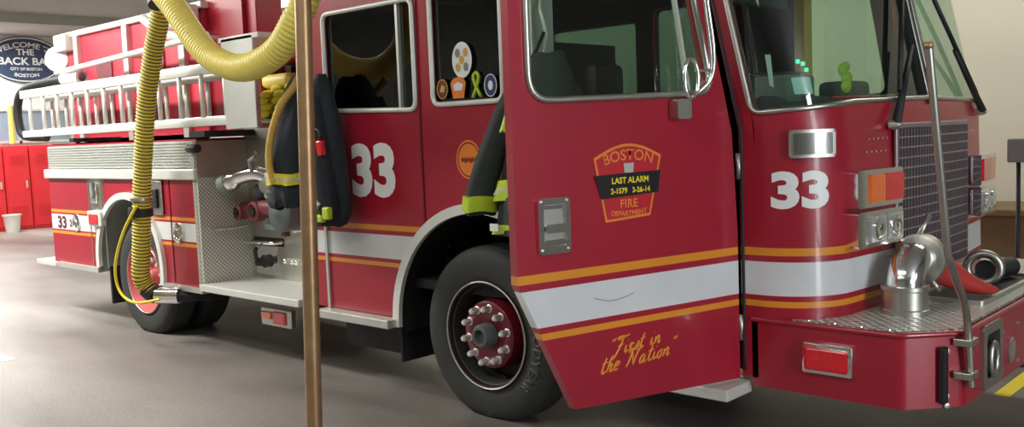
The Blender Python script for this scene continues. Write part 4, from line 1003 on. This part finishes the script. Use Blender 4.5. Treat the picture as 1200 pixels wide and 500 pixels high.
# coat between the pole and the crew window
t = empty('turnout_coat', (-5.15, 3.76, 1.1), 'bulky navy firefighter coat with red clip hanging right of the brass pole', 'coat')
rc_ = [(2.12, -5.19, -5.13, 3.76, .06), (2.04, -5.22, -5.09, 3.75, .14), (1.85, -5.28, -5.02, 3.74, .20), (1.60, -5.30, -4.96, 3.73, .22), (1.35, -5.30, -4.93, 3.73, .22), (1.20, -5.32, -4.93, 3.73, .22), (1.13, -5.28, -4.98, 3.73, .18)]
link('coat_body', loft(rc_, seed=12, amp=.13), 'coat', t, smooth=60)
link('sleeve', loft([(1.97, -5.13, -5.08, 3.66, .08), (1.7, -5.10, -4.99, 3.62, .13), (1.4, -5.05, -4.93, 3.62, .13), (1.22, -5.03, -4.91, 3.62, .12)], seed=4, amp=.06), 'coat', t, smooth=60)
link('sleeve_piping', tube(bmesh.new(), catmull([(-5.17, 3.63, 1.92), (-5.16, 3.59, 1.7), (-5.12, 3.57, 1.45), (-5.06, 3.57, 1.24)], 5), .012, 8), 'grey', t, smooth=60)
link('cuff_band', box((-5.14, 3.575, 1.165), (-4.99, 3.615, 1.215), .01), 'lime', t); link('cuff_band', box((-4.94, 3.54, 1.19), (-4.87, 3.58, 1.27), .012), 'lime', t)
link('reflective_patch', box((-5.14, 3.60, 1.72), (-5.04, 3.63, 1.83), .012), 'lime', t); link('reflective_patch', box((-5.17, 3.60, 1.37), (-5.10, 3.63, 1.46), .01), 'lime', t)
link('clip', box((-5.03, 3.57, 1.59), (-4.95, 3.61, 1.69), .012), 'redlens', t, label='red clip'); link('clip_ring', tube(bmesh.new(), [(-5.01+.035*math.cos(a), 3.59, 1.72+.04*math.sin(a)) for a in [2*PI*k/14 for k in range(14)]], .01, 6, closed=True), 'black', t)
link('glove', tube(bmesh.new(), catmull([(-5.09, 3.57, 1.33), (-5.03, 3.54, 1.31), (-4.98, 3.55, 1.27)], 4), .025, 10), 'white', t, smooth=60, label='white fabric patch')

# ------------------------------------------------------------------ yellow exhaust hose
def ribbed(P, r, pitch, amp, bm=None, seg=20):
    P = [Vector(p) for p in P]; L = [0]
    for a, b_ in zip(P, P[1:]): L.append(L[-1]+(b_-a).length)
    n = int(L[-1]/pitch*4); Q = []; R = []; j = 0
    for k in range(n+1):
        d = L[-1]*k/n
        while j < len(L)-2 and L[j+1] < d: j += 1
        Q.append(P[j].lerp(P[j+1], (d-L[j])/(L[j+1]-L[j])))
        R.append(r+amp*(.5-.5*math.cos(2*PI*k/4+.0)) - (amp if k % 4 == 0 else 0))
    return tube(bm or bmesh.new(), Q, R, seg, midx=lambda i: 1 if i % 4 in (0,) else 0)
def yy(X, z, Y=3.65, Y0=3.5): q = Y/Y0; return (X*q, Y, 1.7-(1.7-z)*q)
hp = catmull([(-6.75, 3.6, 4.0), (-6.86, 3.63, 3.4), yy(-6.72, 2.77), yy(-6.91, 2.41), yy(-7.08, 2.03), yy(-7.19, 1.64), yy(-7.27, 1.30), yy(-7.32, 1.0), yy(-7.36, .80), (-7.70, 3.65, .62), (-7.705, 3.68, .53), (-7.67, 3.71, .47)], 10)
t = empty('exhaust_hose', (-7.7, 3.65, .40), 'ribbed yellow exhaust hose hanging straight down to the rear tailpipe', 'hose')
link('hose_body', ribbed(hp, .070, .029, .007), ['hosey', 'hoserib'], t)
link('nozzle', tube(bmesh.new(), [(-7.70, 3.69, .50), (-7.66, 3.72, .455), (-7.62, 3.735, .435)], [.078, .080, .075], 18), 'black', t, smooth=60)
cl = bmesh.new(); lathe(cl, yy(-7.31, 1.13), (0, 0, 1), [(.085, 0), (.10, .01), (.10, .07), (.085, .08)], 24)
bx(cl, (-7.58, 3.52, 1.13), (-7.50, 3.58, 1.20), .005)
link('clamp', cl, 'black', t, smooth=40)
link('clamp', lathe(bmesh.new(), yy(-7.285, 1.26), (0, 0, 1), [(.082, 0), (.09, .005), (.09, .03), (.082, .035)], 24), 'steel', t, smooth=40)
link('release_cord', tube(bmesh.new(), catmull([(-7.38, 3.50, 1.22), (-7.60, 3.48, 1.0), (-7.78, 3.48, .75), (-7.84, 3.5, .56), (-7.76, 3.52, .44), (-7.60, 3.56, .40), (-7.42, 3.66, .43)], 8), .012, 8), 'yel', t, smooth=60, label='thin yellow release cord')
t = empty('exhaust_hose', (-5.5, 3.4, 2.1), 'smooth pale yellow exhaust hose looping down from the ceiling', 'hose')
lpp = catmull([(-7.0, 3.42, 4.0), (-6.78, 3.4, 3.2), (-6.58, 3.4, 2.86), (-6.35, 3.4, 2.66), (-6.05, 3.4, 2.38), (-5.80, 3.4, 2.24), (-5.48, 3.4, 2.18), (-5.16, 3.42, 2.25), (-4.98, 3.45, 2.42), (-4.90, 3.5, 2.62), (-4.86, 3.52, 3.1), (-4.84, 3.55, 4.0)], 10)
link('hose_body', ribbed(lpp, .088, .03, .004), ['hosepale', 'hosey'], t)
link('coupling', tube(bmesh.new(), [(-6.72, 3.45, 2.95), (-6.60, 3.42, 2.72)], .085, 18), 'black', t, smooth=60)

# ------------------------------------------------------------------ brass pole in front
px, py = -3.783, 2.589
t = empty('brass_pole', (px, py, 0), 'tall worn brass fire pole standing before the engine side', 'pole')
link('pole_shaft', tube(bmesh.new(), [(-3.690, 2.676, CEIL), (-3.7306, 2.6382, 2.3458), (-3.782, 2.590, .04)][::-1], .039, 28), 'brass', t, smooth=60)
link('pole_base', lathe(bmesh.new(), (-3.783, 2.589, 0), (0, 0, 1), [(.14, 0), (.14, .02), (.06, .04), (.045, .08), (.04, .08)], 28), 'brass', t, smooth=40)
